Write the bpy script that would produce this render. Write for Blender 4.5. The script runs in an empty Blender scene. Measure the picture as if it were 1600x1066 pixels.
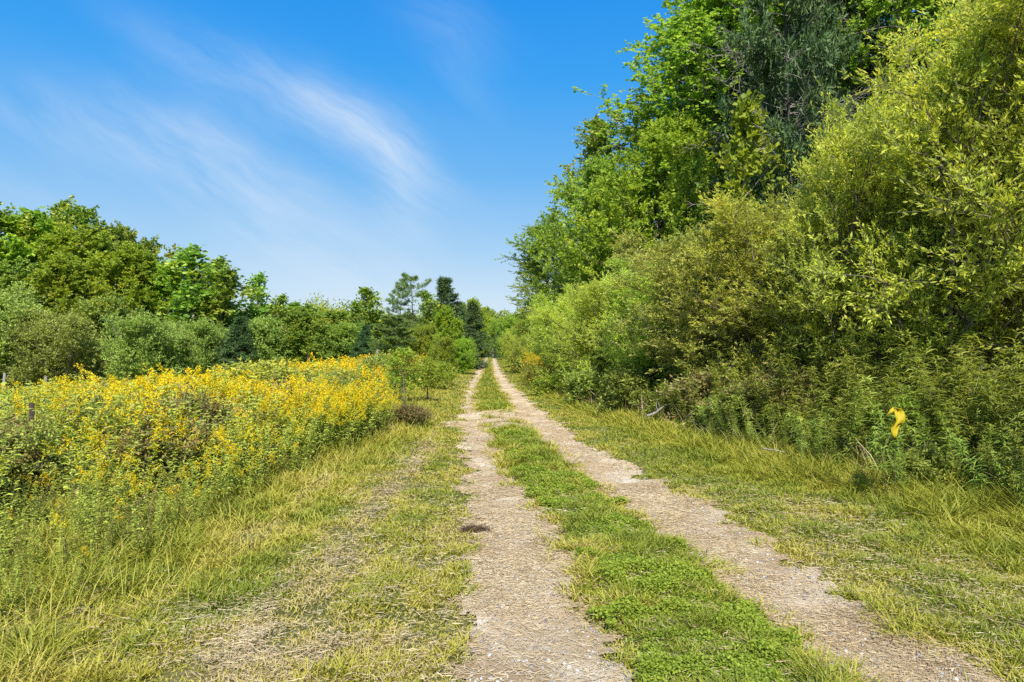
import bpy, math
import numpy as np
from mathutils import Vector

S = bpy.context.scene
C = S.collection
R = math.radians
F = 1067.0            # focal length of the photograph in its own pixels (1600 wide)
CAMZ = 1.6

# ------------------------------------------------------------------ camera, sky, sun, exposure
cam_d = bpy.data.cameras.new('camera')
cam = bpy.data.objects.new('camera', cam_d); C.objects.link(cam)
cam_d.sensor_width = 36.0; cam_d.lens = 36.0 * F / 1600.0
cam_d.clip_start = 0.05; cam_d.clip_end = 6000
cam.location = (0, 0, CAMZ)
cam.rotation_euler = (R(90.38), 0, 0)
S.camera = cam

SUN_AZ, SUN_EL = 177.0, 48.0     # azimuth clockwise from +Y (the way the camera looks)
S.view_settings.view_transform = 'Standard'
S.view_settings.look = 'None'
S.view_settings.gamma = 1.0
S.view_settings.exposure = 0.9
S.cycles.max_bounces = 8
S.cycles.diffuse_bounces = 6
S.cycles.transmission_bounces = 6
S.cycles.glossy_bounces = 2
S.cycles.use_denoising = False
S.cycles.sample_clamp_indirect = 4.0

sd = bpy.data.lights.new('sun', 'SUN'); sd.energy = 4.5; sd.angle = R(0.5); sd.color = (1.0, 0.945, 0.84)
sun = bpy.data.objects.new('sun', sd); C.objects.link(sun)
sv = Vector((math.sin(R(SUN_AZ)) * math.cos(R(SUN_EL)), math.cos(R(SUN_AZ)) * math.cos(R(SUN_EL)), math.sin(R(SUN_EL))))
sun.rotation_euler = sv.to_track_quat('Z', 'Y').to_euler(); sun.location = sv * 60

world = bpy.data.worlds.new('World'); S.world = world; world.use_nodes = True
def ramp(n, stops):
    r = n.new('ShaderNodeValToRGB'); e = r.color_ramp.elements
    while len(e) > 1: e.remove(e[-1])
    e[0].position = stops[0][0]; e[0].color = (*stops[0][1], 1)
    for p, c in stops[1:]:
        x = e.new(p); x.color = (*c, 1)
    return r
def build_world():
    nt = world.node_tree; n = nt.nodes; l = nt.links; n.clear()
    out = n.new('ShaderNodeOutputWorld'); bg = n.new('ShaderNodeBackground'); bg.inputs[1].default_value = 0.15
    sky = n.new('ShaderNodeTexSky'); sky.sky_type = 'NISHITA'; sky.sun_disc = False
    sky.sun_elevation = R(SUN_EL); sky.sun_rotation = R(SUN_AZ)
    sky.air_density = 1.15; sky.dust_density = 0.35; sky.ozone_density = 2.6; sky.altitude = 200
    hs = n.new('ShaderNodeHueSaturation'); hs.inputs['Saturation'].default_value = 1.1; hs.inputs['Value'].default_value = 1.0
    hs.inputs['Hue'].default_value = 0.5
    l.new(sky.outputs[0], hs.inputs['Color'])
    tc = n.new('ShaderNodeTexCoord'); sp = n.new('ShaderNodeSeparateXYZ'); l.new(tc.outputs['Generated'], sp.inputs[0])
    def M(op, a, b=None, c=None):
        m = n.new('ShaderNodeMath'); m.operation = op
        for i, x in enumerate((a, b, c)):
            if x is None: continue
            if isinstance(x, (int, float)): m.inputs[i].default_value = x
            else: l.new(x, m.inputs[i])
        return m.outputs[0]
    rp_ = ramp(n, [(0, (.70, .80, .90)), (.06, (.60, .755, .90)), (.14, (.37, .62, .89)), (.24, (.155, .465, .88)), (.36, (.045, .36, .88)), (.5, (.008, .265, .83)), (1, (.015, .17, .62))])
    l.new(sp.outputs[2], rp_.inputs[0])
    up = n.new('ShaderNodeVectorMath'); up.operation = 'SCALE'; up.inputs['Scale'].default_value = 3.6; l.new(rp_.outputs[0], up.inputs[0])
    sk2 = n.new('ShaderNodeMixRGB'); sk2.inputs[0].default_value = .98; l.new(hs.outputs[0], sk2.inputs[1]); l.new(up.outputs[0], sk2.inputs[2])
    yy = M('MAXIMUM', sp.outputs[1], 0.05)
    u = M('DIVIDE', sp.outputs[0], yy); v = M('DIVIDE', sp.outputs[2], yy)
    cx = n.new('ShaderNodeCombineXYZ'); l.new(u, cx.inputs[0]); l.new(v, cx.inputs[1])
    warp = n.new('ShaderNodeTexNoise'); warp.inputs['Scale'].default_value = 2.4; warp.inputs['Detail'].default_value = 4
    l.new(cx.outputs[0], warp.inputs['Vector'])
    wsep = n.new('ShaderNodeSeparateColor'); l.new(warp.outputs['Color'], wsep.inputs[0])
    u2 = M('ADD', u, M('MULTIPLY', M('SUBTRACT', wsep.outputs[0], .5), .16))
    v2 = M('ADD', v, M('MULTIPLY', M('SUBTRACT', wsep.outputs[1], .5), .16))
    total = None
    for (px, py, L_, W_, ang, k) in ((420, 150, 210, 36, 26, .5), (570, 215, 120, 40, 38, .62), (630, 300, 90, 40, 80, .5),
                                     (230, 215, 260, 60, 14, .5), (420, 320, 190, 62, 40, .5), (540, 420, 110, 70, 20, .32), (700, 70, 110, 60, 60, .22), (60, 330, 200, 60, 8, .2)):
        cu, cv = (px - 800) / F, (540 - py) / F
        a = R(-ang); ca, sa = math.cos(a), math.sin(a)
        du, dv = M('SUBTRACT', u2, cu), M('SUBTRACT', v2, cv)
        p = M('DIVIDE', M('ADD', M('MULTIPLY', du, ca), M('MULTIPLY', dv, sa)), L_ / F)
        q = M('DIVIDE', M('ADD', M('MULTIPLY', du, -sa), M('MULTIPLY', dv, ca)), W_ / F)
        r2 = M('ADD', M('MULTIPLY', p, p), M('MULTIPLY', q, q))
        g = M('MULTIPLY', M('EXPONENT', M('MULTIPLY', r2, -1.0)), k * .54)
        total = g if total is None else M('ADD', total, g)
    mp = n.new('ShaderNodeMapping'); mp.inputs['Scale'].default_value = (1.5, 9.0, 1)
    c2 = n.new('ShaderNodeCombineXYZ'); l.new(u2, c2.inputs[0]); l.new(v2, c2.inputs[1]); mp0 = n.new('ShaderNodeMapping'); mp0.inputs['Rotation'].default_value = (0, 0, R(32)); l.new(c2.outputs[0], mp0.inputs[0]); l.new(mp0.outputs[0], mp.inputs[0])
    ns = n.new('ShaderNodeTexNoise'); ns.inputs['Scale'].default_value = 2.0; ns.inputs['Detail'].default_value = 8; ns.inputs['Roughness'].default_value = .62
    l.new(mp.outputs[0], ns.inputs['Vector'])
    fine = M('MULTIPLY', M('MAXIMUM', M('SUBTRACT', ns.outputs[0], .28), 0), 3.4)
    fac = M('MINIMUM', M('MULTIPLY', total, fine), .8)
    front = M('GREATER_THAN', sp.outputs[1], .05)
    fac = M('MULTIPLY', fac, front)
    mix = n.new('ShaderNodeMixRGB'); l.new(fac, mix.inputs[0]); l.new(sk2.outputs[0], mix.inputs[1])
    mix.inputs[2].default_value = (2.9, 3.2, 3.5, 1)
    l.new(mix.outputs[0], bg.inputs[0]); l.new(bg.outputs[0], out.inputs[0])
build_world()

# ------------------------------------------------------------------ helpers
rng = np.random.default_rng(11)
def hash2(ix, iy, s):
    h = (ix.astype(np.int64) * 374761393 + iy.astype(np.int64) * 668265263 + s * 982451653) & 0x7fffffff
    h = ((h ^ (h >> 13)) * 1274126177) & 0x7fffffff
    return ((h ^ (h >> 16)) & 0xffff) / 65535.0
def noise(x, y, scale=1.0, seed=0, octs=3):
    x = np.asarray(x, float) * scale; y = np.asarray(y, float) * scale
    t = np.zeros(np.broadcast(x, y).shape); a = .5; tot = 0
    for o in range(octs):
        ix = np.floor(x); iy = np.floor(y); fx = x - ix; fy = y - iy
        fx = fx * fx * (3 - 2 * fx); fy = fy * fy * (3 - 2 * fy)
        s = seed * 17 + o
        v = (hash2(ix, iy, s) * (1 - fx) + hash2(ix + 1, iy, s) * fx) * (1 - fy) + (hash2(ix, iy + 1, s) * (1 - fx) + hash2(ix + 1, iy + 1, s) * fx) * fy
        t = t + a * v; tot += a; a *= .5; x = x * 2.03 + 7.1; y = y * 2.03 + 3.7
    return t / tot
def sstep(a, b, x):
    t = np.clip((x - a) / (b - a), 0, 1); return t * t * (3 - 2 * t)
def unit(v): return v / np.maximum(np.linalg.norm(v, axis=-1, keepdims=True), 1e-9)

# the two wheel tracks: left and right edges measured over the distance ahead
TY = np.array([-8, 3.2, 3.71, 4.74, 6.57, 8.13, 10.67, 15.5, 21.3, 28.5, 42.7, 57, 85, 130, 200])
TLA = np.array([-.19, -.22, -.20, -.30, -.40, -.53, -.73, -1.18, -1.48, -1.80, -2.16, -2.5, -3.3, -4.6, -6.6])
TLB = np.array([.6, .60, .54, .42, .26, -.02, -.24, -.73, -1.12, -1.42, -1.74, -2.1, -2.9, -4.2, -6.2])
TRA = np.array([1.66, 1.64, 1.55, 1.44, 1.14, .93, .62, .02, -.22, -.62, -1.25, -1.7, -2.5, -3.8, -5.8])
TRB = np.array([2.4, 2.32, 2.22, 2.15, 1.98, 1.72, 1.34, .85, .42, -.05, -.68, -1.2, -2.1, -3.4, -5.4])
def tr(Y): return [np.interp(Y, TY, a) for a in (TLA, TLB, TRA, TRB)]
FOOT_Y = np.array([-8, 3, 6.5, 7.8, 9.8, 12.2, 14.8, 17, 22, 28.5, 45, 60, 90, 200])
FOOT_X = np.array([5.3, 5.15, 4.6, 4.08, 3.42, 2.95, 2.5, 1.95, 1.45, 1.08, .35, -.1, -.9, -4.2])
def foot(Y): return np.interp(Y, FOOT_Y, FOOT_X)
WEED_Y = np.array([-8, 3, 4.7, 6.6, 9, 11, 13.5, 17, 24, 34, 60, 200])
WEED_X = np.array([-2.8, -2.7, -2.7, -2.7, -2.55, -2.1, -2.35, -2.7, -3.1, -3.6, -4.6, -9])
def weed(Y): return np.interp(Y, WEED_Y, WEED_X)

def dirt(X, Y):          # >0 inside a bare wheel track
    a, b, c, d = tr(Y)
    nz = (noise(X, Y, 2.6, 5, 3) - .5) * .55 + (noise(X, Y, 13, 6, 2) - .5) * .30
    l = np.minimum(X - a, b - X); r = np.minimum(X - c, d - X)
    m = np.maximum(l, r)
    patch = 1.0 - np.hypot((X + .15) / 1.15, (Y - 14.7) / 1.9)
    m = np.maximum(m, patch * .5)
    return m + nz * np.clip(.68 + Y * .01, 0, 1)
def height(X, Y):
    X = np.asarray(X, float); Y = np.asarray(Y, float)
    dip = -1.45 * sstep(4.5, 20, -X - .1 * np.clip(Y - 20, 0, 60)) 
    far = 0.0
    a, b, c, d = tr(Y)
    rut = -.035 * (np.exp(-((X - (a + b) / 2) / .36) ** 2) + np.exp(-((X - (c + d) / 2) / .38) ** 2))
    crown = .03 * np.exp(-((X - (b + c) / 2) / .4) ** 2)
    bumps = (noise(X, Y, .8, 1, 3) - .5) * .09 + (noise(X, Y, 5, 2, 2) - .5) * .025
    bumps = bumps * np.clip(1.6 - np.hypot(X, Y) / 120, .2, 1)
    rise = .25 * sstep(3.5, 8, X)
    return dip + rut + crown + bumps + rise + far

def mk_mesh(name, parts, mats, smooth=False):
    """parts: list of (V, Q, cl, rn, mi); every face a quad"""
    Vs, Qs, cl, rn, mi = [], [], [], [], []
    off = 0
    for V, Q, c, r, m in parts:
        if len(Q) == 0: continue
        Vs.append(V); Qs.append(Q + off); off += len(V)
        cl.append(np.broadcast_to(np.asarray(c, float), (len(Q),))); rn.append(np.broadcast_to(np.asarray(r, float), (len(Q),)))
        mi.append(np.full(len(Q), m, np.int32))
    V = np.concatenate(Vs).astype(np.float32); Q = np.concatenate(Qs).astype(np.int32)
    me = bpy.data.meshes.new(name)
    me.vertices.add(len(V)); me.vertices.foreach_set('co', V.ravel())
    me.loops.add(Q.size); me.loops.foreach_set('vertex_index', Q.ravel())
    me.polygons.add(len(Q)); me.polygons.foreach_set('loop_start', np.arange(0, Q.size, 4, dtype=np.int32))
    me.polygons.foreach_set('material_index', np.concatenate(mi))
    if smooth: me.polygons.foreach_set('use_smooth', np.ones(len(Q), bool))
    me.update(calc_edges=True)
    for nm, arr in (('cl', cl), ('rn', rn)):
        at = me.attributes.new(nm, 'FLOAT', 'FACE'); at.data.foreach_set('value', np.concatenate(arr).astype(np.float32))
    for m in mats: me.materials.append(m)
    return me
def link(name, me, parent=None):
    o = bpy.data.objects.new(name, me); C.objects.link(o)
    if parent: o.parent = parent
    return o
def tag(o, label=None, cat=None, group=None, kind=None):
    if label: o['label'] = label
    if cat: o['category'] = cat
    if group: o['group'] = group
    if kind: o['kind'] = kind
    return o

# ---- node materials
def newmat(name):
    m = bpy.data.materials.new(name); m.use_nodes = True; nt = m.node_tree; nt.nodes.clear()
    return m, nt, nt.nodes, nt.links
GAIN = dict(willow_leaf=2.2, dull_willow_leaf=2.3, aspen_leaf=2.1, ash_leaf=1.6, maple_leaf=1.9, silver_willow_leaf=1.7, dark_leaf=2.1, spruce_needle=1.5, pine_needle=1.9, brown_green_leaf=1.3, yellowing_leaf=1.2, goldenrod_leaf=1.5, lush_weed_leaf=1.7, goldenrod_flower=.85, verge_grass=.96, dry_straw=.9, clover_leaf=1.12)
def leafmat(name, stops, transl=.35, objvar=.15, clw=.6, rough=.55, spec=.25, huevar=.02):
    m, nt, n, l = newmat(name)
    out = n.new('ShaderNodeOutputMaterial')
    a = n.new('ShaderNodeAttribute'); a.attribute_name = 'cl'; b = n.new('ShaderNodeAttribute'); b.attribute_name = 'rn'
    m1 = n.new('ShaderNodeMath'); m1.operation = 'MULTIPLY'; m1.inputs[1].default_value = clw; l.new(a.outputs['Fac'], m1.inputs[0])
    m2 = n.new('ShaderNodeMath'); m2.operation = 'MULTIPLY_ADD'; m2.inputs[1].default_value = 1 - clw; l.new(b.outputs['Fac'], m2.inputs[0]); l.new(m1.outputs[0], m2.inputs[2])
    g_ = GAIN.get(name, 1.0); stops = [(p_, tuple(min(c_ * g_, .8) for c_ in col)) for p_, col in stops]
    rp = ramp(n, stops); l.new(m2.outputs[0], rp.inputs[0])
    oi = n.new('ShaderNodeObjectInfo')
    hs = n.new('ShaderNodeHueSaturation'); l.new(rp.outputs[0], hs.inputs['Color'])
    mv = n.new('ShaderNodeMapRange'); mv.inputs['To Min'].default_value = 1 - objvar; mv.inputs['To Max'].default_value = 1 + objvar; l.new(oi.outputs['Random'], mv.inputs[0])
    l.new(mv.outputs[0], hs.inputs['Value'])
    mh = n.new('ShaderNodeMapRange'); mh.inputs['To Min'].default_value = .5 - huevar; mh.inputs['To Max'].default_value = .5 + huevar; l.new(oi.outputs['Random'], mh.inputs[0])
    l.new(mh.outputs[0], hs.inputs['Hue'])
    p = n.new('ShaderNodeBsdfPrincipled'); p.inputs['Roughness'].default_value = rough; p.inputs['Specular IOR Level'].default_value = spec
    l.new(hs.outputs[0], p.inputs['Base Color'])
    t = n.new('ShaderNodeBsdfTranslucent')
    tcx = n.new('ShaderNodeMixRGB'); tcx.blend_type = 'MULTIPLY'; tcx.inputs[0].default_value = 1; tcx.inputs[2].default_value = (1.25, 1.2, .55, 1)
    l.new(hs.outputs[0], tcx.inputs[1]); l.new(tcx.outputs[0], t.inputs['Color'])
    mx = n.new('ShaderNodeMixShader'); mx.inputs[0].default_value = transl
    l.new(p.outputs[0], mx.inputs[1]); l.new(t.outputs[0], mx.inputs[2]); l.new(mx.outputs[0], out.inputs[0])
    return m
def barkmat(name, c1, c2, scale=14):
    m, nt, n, l = newmat(name)
    out = n.new('ShaderNodeOutputMaterial'); p = n.new('ShaderNodeBsdfPrincipled'); p.inputs['Roughness'].default_value = .9
    tc = n.new('ShaderNodeTexCoord'); mp = n.new('ShaderNodeMapping'); mp.inputs['Scale'].default_value = (1, 1, .22); l.new(tc.outputs['Object'], mp.inputs[0])
    ns = n.new('ShaderNodeTexNoise'); ns.inputs['Scale'].default_value = scale; ns.inputs['Detail'].default_value = 6; l.new(mp.outputs[0], ns.inputs['Vector'])
    rp = ramp(n, [(.3, c1), (.7, c2)]); l.new(ns.outputs[0], rp.inputs[0]); l.new(rp.outputs[0], p.inputs['Base Color'])
    bp = n.new('ShaderNodeBump'); bp.inputs['Strength'].default_value = .7; bp.inputs['Distance'].default_value = .03; l.new(ns.outputs[0], bp.inputs['Height']); l.new(bp.outputs[0], p.inputs['Normal'])
    l.new(p.outputs[0], out.inputs[0]); return m

MAT = {}
MAT['bark'] = barkmat('bark', (.06, .045, .032), (.19, .16, .125))
MAT['greybark'] = barkmat('grey_bark', (.13, .12, .10), (.33, .31, .28))
MAT['darkbark'] = barkmat('dark_bark', (.03, .026, .02), (.10, .085, .07))
MAT['deadwood'] = barkmat('dead_wood', (.16, .145, .13), (.36, .33, .30))
MAT['stem'] = barkmat('green_stem', (.09, .10, .03), (.17, .15, .06), 30)
MAT['willow'] = leafmat('willow_leaf', [(0, (.08, .115, .02)), (.3, (.16, .20, .034)), (.62, (.265, .30, .046)), (.88, (.37, .37, .052)), (1, (.49, .41, .055))], transl=.5)
MAT['willow_dull'] = leafmat('dull_willow_leaf', [(0, (.07, .09, .02)), (.35, (.13, .16, .03)), (.7, (.21, .23, .045)), (1, (.30, .26, .06))], transl=.35)
MAT['aspen'] = leafmat('aspen_leaf', [(0, (.06, .10, .018)), (.4, (.125, .19, .03)), (.75, (.20, .26, .042)), (1, (.29, .32, .05))], transl=.5)
MAT['ash'] = leafmat('ash_leaf', [(0, (.08, .13, .016)), (.4, (.17, .25, .028)), (.75, (.27, .34, .035)), (.95, (.38, .36, .045)), (1, (.5, .3, .05))], transl=.5)
MAT['maple'] = leafmat('maple_leaf', [(0, (.05, .09, .016)), (.4, (.10, .175, .026)), (.75, (.20, .25, .035)), (1, (.33, .30, .05))], transl=.35)
MAT['silver'] = leafmat('silver_willow_leaf', [(0, (.08, .115, .024)), (.4, (.15, .20, .036)), (.8, (.235, .28, .055)), (1, (.32, .35, .09))], transl=.3)
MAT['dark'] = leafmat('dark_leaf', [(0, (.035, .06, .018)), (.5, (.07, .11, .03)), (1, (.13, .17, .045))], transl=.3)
MAT['needle'] = leafmat('spruce_needle', [(0, (.025, .055, .02)), (.5, (.05, .09, .028)), (1, (.09, .135, .04))], transl=.1)
MAT['pine'] = leafmat('pine_needle', [(0, (.05, .085, .022)), (.5, (.085, .13, .032)), (1, (.15, .19, .05))], transl=.2)
MAT['brownleaf'] = leafmat('brown_green_leaf', [(0, (.07, .085, .03)), (.3, (.15, .17, .05)), (.55, (.25, .24, .07)), (.8, (.24, .15, .07)), (1, (.36, .16, .09))], transl=.3)
MAT['sumac'] = leafmat('yellowing_leaf', [(0, (.12, .15, .03)), (.4, (.26, .27, .04)), (.75, (.42, .36, .05)), (1, (.55, .36, .05))], transl=.35)
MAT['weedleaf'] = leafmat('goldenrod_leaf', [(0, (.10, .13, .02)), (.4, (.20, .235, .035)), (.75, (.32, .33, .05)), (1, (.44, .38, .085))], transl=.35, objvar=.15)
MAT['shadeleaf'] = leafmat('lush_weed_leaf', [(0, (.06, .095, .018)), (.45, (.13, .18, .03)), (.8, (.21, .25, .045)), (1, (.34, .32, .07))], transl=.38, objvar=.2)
MAT['plume'] = leafmat('goldenrod_flower', [(0, (.52, .45, .02)), (.35, (.80, .61, .02)), (.7, (.92, .57, .015)), (1, (.82, .38, .02))], transl=.3, objvar=.1, huevar=.008, clw=.75, spec=.1)
MAT['grass'] = leafmat('verge_grass', [(0, (.14, .20, .022)), (.28, (.28, .31, .035)), (.5, (.42, .39, .055)), (.72, (.48, .41, .10)), (1, (.56, .47, .22))], transl=.3, clw=.68, objvar=0, huevar=0)
MAT['straw'] = leafmat('dry_straw', [(0, (.21, .13, .07)), (.3, (.44, .32, .18)), (.7, (.61, .49, .30)), (1, (.74, .65, .45))], transl=.15, clw=.4, spec=.2, objvar=0, huevar=0)
MAT['clover'] = leafmat('clover_leaf', [(0, (.10, .155, .02)), (.4, (.20, .275, .03)), (.8, (.31, .37, .04)), (1, (.44, .42, .07))], transl=.38, clw=.5, objvar=0, huevar=0)

def groundmat(name, track=False):
    m, nt, n, l = newmat(name)
    out = n.new('ShaderNodeOutputMaterial'); p = n.new('ShaderNodeBsdfPrincipled'); p.inputs['Roughness'].default_value = .95; p.inputs['Specular IOR Level'].default_value = .15
    g = n.new('ShaderNodeNewGeometry')
    def NS(sc, det=6, ro=.6):
        x = n.new('ShaderNodeTexNoise'); x.inputs['Scale'].default_value = sc; x.inputs['Detail'].default_value = det; x.inputs['Roughness'].default_value = ro
        l.new(g.outputs['Position'], x.inputs['Vector']); return x.outputs[0]
    if track:
        r1 = ramp(n, [(.3, (.37, .265, .155)), (.5, (.53, .41, .265)), (.62, (.65, .555, .41)), (.7, (.74, .68, .57))]); l.new(NS(1.7, 5), r1.inputs[0])
        r2 = ramp(n, [(.3, (.5, .46, .41)), (.48, (.88, .86, .82)), (.7, (1, 1, 1))]); l.new(NS(38, 8, .75), r2.inputs[0])
    else:
        r1 = ramp(n, [(.3, (.10, .12, .03)), (.5, (.20, .20, .06)), (.7, (.30, .25, .12))]); l.new(NS(1.1, 6), r1.inputs[0])
        r2 = ramp(n, [(.3, (.35, .34, .3)), (.55, (.8, .8, .75)), (.75, (1, 1, 1))]); l.new(NS(30, 8, .75), r2.inputs[0])
    mx = n.new('ShaderNodeMixRGB'); mx.blend_type = 'MULTIPLY'; mx.inputs[0].default_value = 1; l.new(r1.outputs[0], mx.inputs[1]); l.new(r2.outputs[0], mx.inputs[2])
    l.new(mx.outputs[0], p.inputs['Base Color'])
    bp = n.new('ShaderNodeBump'); bp.inputs['Strength'].default_value = .9; bp.inputs['Distance'].default_value = .02; l.new(NS(55, 8, .8), bp.inputs['Height']); l.new(bp.outputs[0], p.inputs['Normal'])
    l.new(p.outputs[0], out.inputs[0]); return m
MAT['ground'] = groundmat('soil_and_grass'); MAT['track'] = groundmat('pale_dirt', True)

# ------------------------------------------------------------------ ground and tracks
def grid(xs, ys, zoff=0.0):
    XX, YY = np.meshgrid(xs, ys); 
    return XX, YY, height(XX, YY) + zoff
def quads(nx, ny):
    i = np.arange(nx - 1)[None, :] + nx * np.arange(ny - 1)[:, None]
    i = i.ravel(); return np.stack([i, i + 1, i + 1 + nx, i + nx], 1)
xs = np.concatenate([-np.geomspace(1500, 8, 40), np.arange(-7.9, 8, .12), np.geomspace(8.1, 1500, 40)])
ys = np.concatenate([-np.geomspace(600, 3, 14), np.arange(-2.6, 20, .15), np.geomspace(20.2, 3000, 110)])
XX, YY, ZZ = grid(xs, ys)
gm = mk_mesh('ground', [(np.stack([XX.ravel(), YY.ravel(), ZZ.ravel()], 1), quads(len(xs), len(ys)), .5, .5, 0)], [MAT['ground']], True)
tag(link('ground', gm), kind='structure')

ty = [-3.0]
while ty[-1] < 150: ty.append(ty[-1] + max(.035, abs(ty[-1]) * .006))
ty = np.array(ty); nu = 170
a, b, c, d = tr(ty)
mid = (a + d) / 2; half = (d - a) / 2 + .45
uu = np.linspace(-1, 1, nu)
XX = mid[:, None] + half[:, None] * uu[None]; YY = np.repeat(ty[:, None], nu, 1)
ZZ = height(XX, YY) + .012 + .0008 * np.clip(YY - 8, 0, 60)
Q = quads(nu, len(ty)); V = np.stack([XX.ravel(), YY.ravel(), ZZ.ravel()], 1)
keep = dirt(V[Q, 0].mean(1), V[Q, 1].mean(1)) > 0
Q = Q[keep]; used, inv = np.unique(Q.ravel(), return_inverse=True)
tag(link('dirt_track', mk_mesh('dirt_track', [(V[used], inv.reshape(-1, 4), .5, .5, 0)], [MAT['track']], True)), kind='structure')

# ------------------------------------------------------------------ vegetation kernels (numpy, all quads)
def blades(P, D, L, W, bend, rg, face=None):
    """strips of two quads: base P, direction D, length L, width W, tip bending by vector bend"""
    n = len(P); D = unit(D)
    if face is None: face = rg.normal(size=(n, 3))
    Sd = unit(np.cross(D, face)) * (W * .5)[:, None]
    Lc = L[:, None]
    M1 = P + D * Lc * .5 + bend * Lc * .18
    T1 = P + D * Lc * .95 + bend * Lc * .75
    V = np.stack([P - Sd * .7, P + Sd * .7, M1 - Sd, M1 + Sd, T1 - Sd * .12, T1 + Sd * .12], 1).reshape(-1, 3)
    b = np.arange(n)[:, None] * 6
    Q = np.concatenate([b + np.array([[0, 1, 3, 2]]), b + np.array([[2, 3, 5, 4]])], 1).reshape(-1, 4)
    return V, Q
def leaves(P, D, L, W, rg, upbias=.6, mid=.45, cup=.12):
    n = len(P); D = unit(D)
    N = rg.normal(size=(n, 3)); N[:, 2] += upbias * 1.6
    Sd = unit(np.cross(D, N)); N = unit(np.cross(Sd, D))
    Lc = L[:, None]; Wc = (W * .5)[:, None]
    M1 = P + D * Lc * mid - N * Lc * cup * .3
    V = np.stack([P, M1 + Sd * Wc, P + D * Lc - N * Lc * cup, M1 - Sd * Wc], 1).reshape(-1, 3)
    Q = np.arange(n * 4).reshape(-1, 4)
    return V, Q
def limbs(P, D, L, n, up, wob, rg):
    B = len(P); pts = np.zeros((B, n + 1, 3)); pts[:, 0] = P; d = unit(D)
    for k in range(n):
        d = unit(d + rg.normal(size=(B, 3)) * wob + np.array([0, 0, up / n])); pts[:, k + 1] = pts[:, k] + d * (L / n)[:, None]
    return pts
def children(pts, L, cnt, u0, u1, a0, a1, lf, rg, flat=0.0):
    B, n1, _ = pts.shape; n = n1 - 1
    u = u0 + (u1 - u0) * (np.arange(cnt)[None] + rg.random((B, cnt))) / cnt
    idx = np.minimum((u * n).astype(int), n - 1); fr = u * n - idx
    bi = np.repeat(np.arange(B), cnt).reshape(B, cnt)
    A = pts[bi, idx]; Bp = pts[bi, idx + 1]
    P = A + (Bp - A) * fr[..., None]; d = unit(Bp - A)
    az = np.arange(cnt)[None] * 2.39996 + rg.random((B, 1)) * 6.28 + rg.normal(size=(B, cnt)) * .5
    ref = np.where(np.abs(d[..., 2:3]) > .9, np.array([1., 0, 0]), np.array([0, 0, 1.]))
    e1 = unit(np.cross(d, ref)); e2 = np.cross(d, e1)
    if flat:  # flatten the fan of side shoots into the horizontal plane
        az = np.where(rg.random((B, cnt)) < flat, np.round(az / math.pi) * math.pi + rg.normal(size=(B, cnt)) * .25, az)
    ang = R(a0) + (R(a1) - R(a0)) * rg.random((B, cnt))
    dd = d * np.cos(ang)[..., None] + (e1 * np.cos(az)[..., None] + e2 * np.sin(az)[..., None]) * np.sin(ang)[..., None]
    Lc = lf(u, L[:, None]) * (.75 + .5 * rg.random((B, cnt)))
    return P.reshape(-1, 3), dd.reshape(-1, 3), Lc.ravel(), u.ravel(), bi.ravel()
def tubes(pts, r0, r1, k, p=1.0):
    B, n1, _ = pts.shape
    d = unit(np.gradient(pts, axis=1)) if n1 > 1 else pts
    ref = np.where(np.abs(d[..., 2:3]) > .8, np.array([1., 0, 0]), np.array([0, 0, 1.]))
    e1 = unit(np.cross(d, ref)); e2 = np.cross(d, e1)
    t = (np.linspace(0, 1, n1) ** p)[None, :, None]
    r0 = np.broadcast_to(np.asarray(r0, float), (B,))[:, None, None]; r1 = np.broadcast_to(np.asarray(r1, float), (B,))[:, None, None]
    rad = r0 + (r1 - r0) * t
    a = np.arange(k) * 2 * math.pi / k
    V = pts[:, :, None, :] + rad[..., None] * (e1[:, :, None, :] * np.cos(a)[None, None, :, None] + e2[:, :, None, :] * np.sin(a)[None, None, :, None])
    base = (np.arange(B) * n1 * k)[:, None, None] + (np.arange(n1 - 1) * k)[None, :, None]
    j = np.arange(k)[None, None]; j2 = (np.arange(k) + 1)[None, None] % k
    Q = np.stack([base + j, base + j2, base + k + j2, base + k + j], -1).reshape(-1, 4)
    return V.reshape(-1, 3), Q

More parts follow.
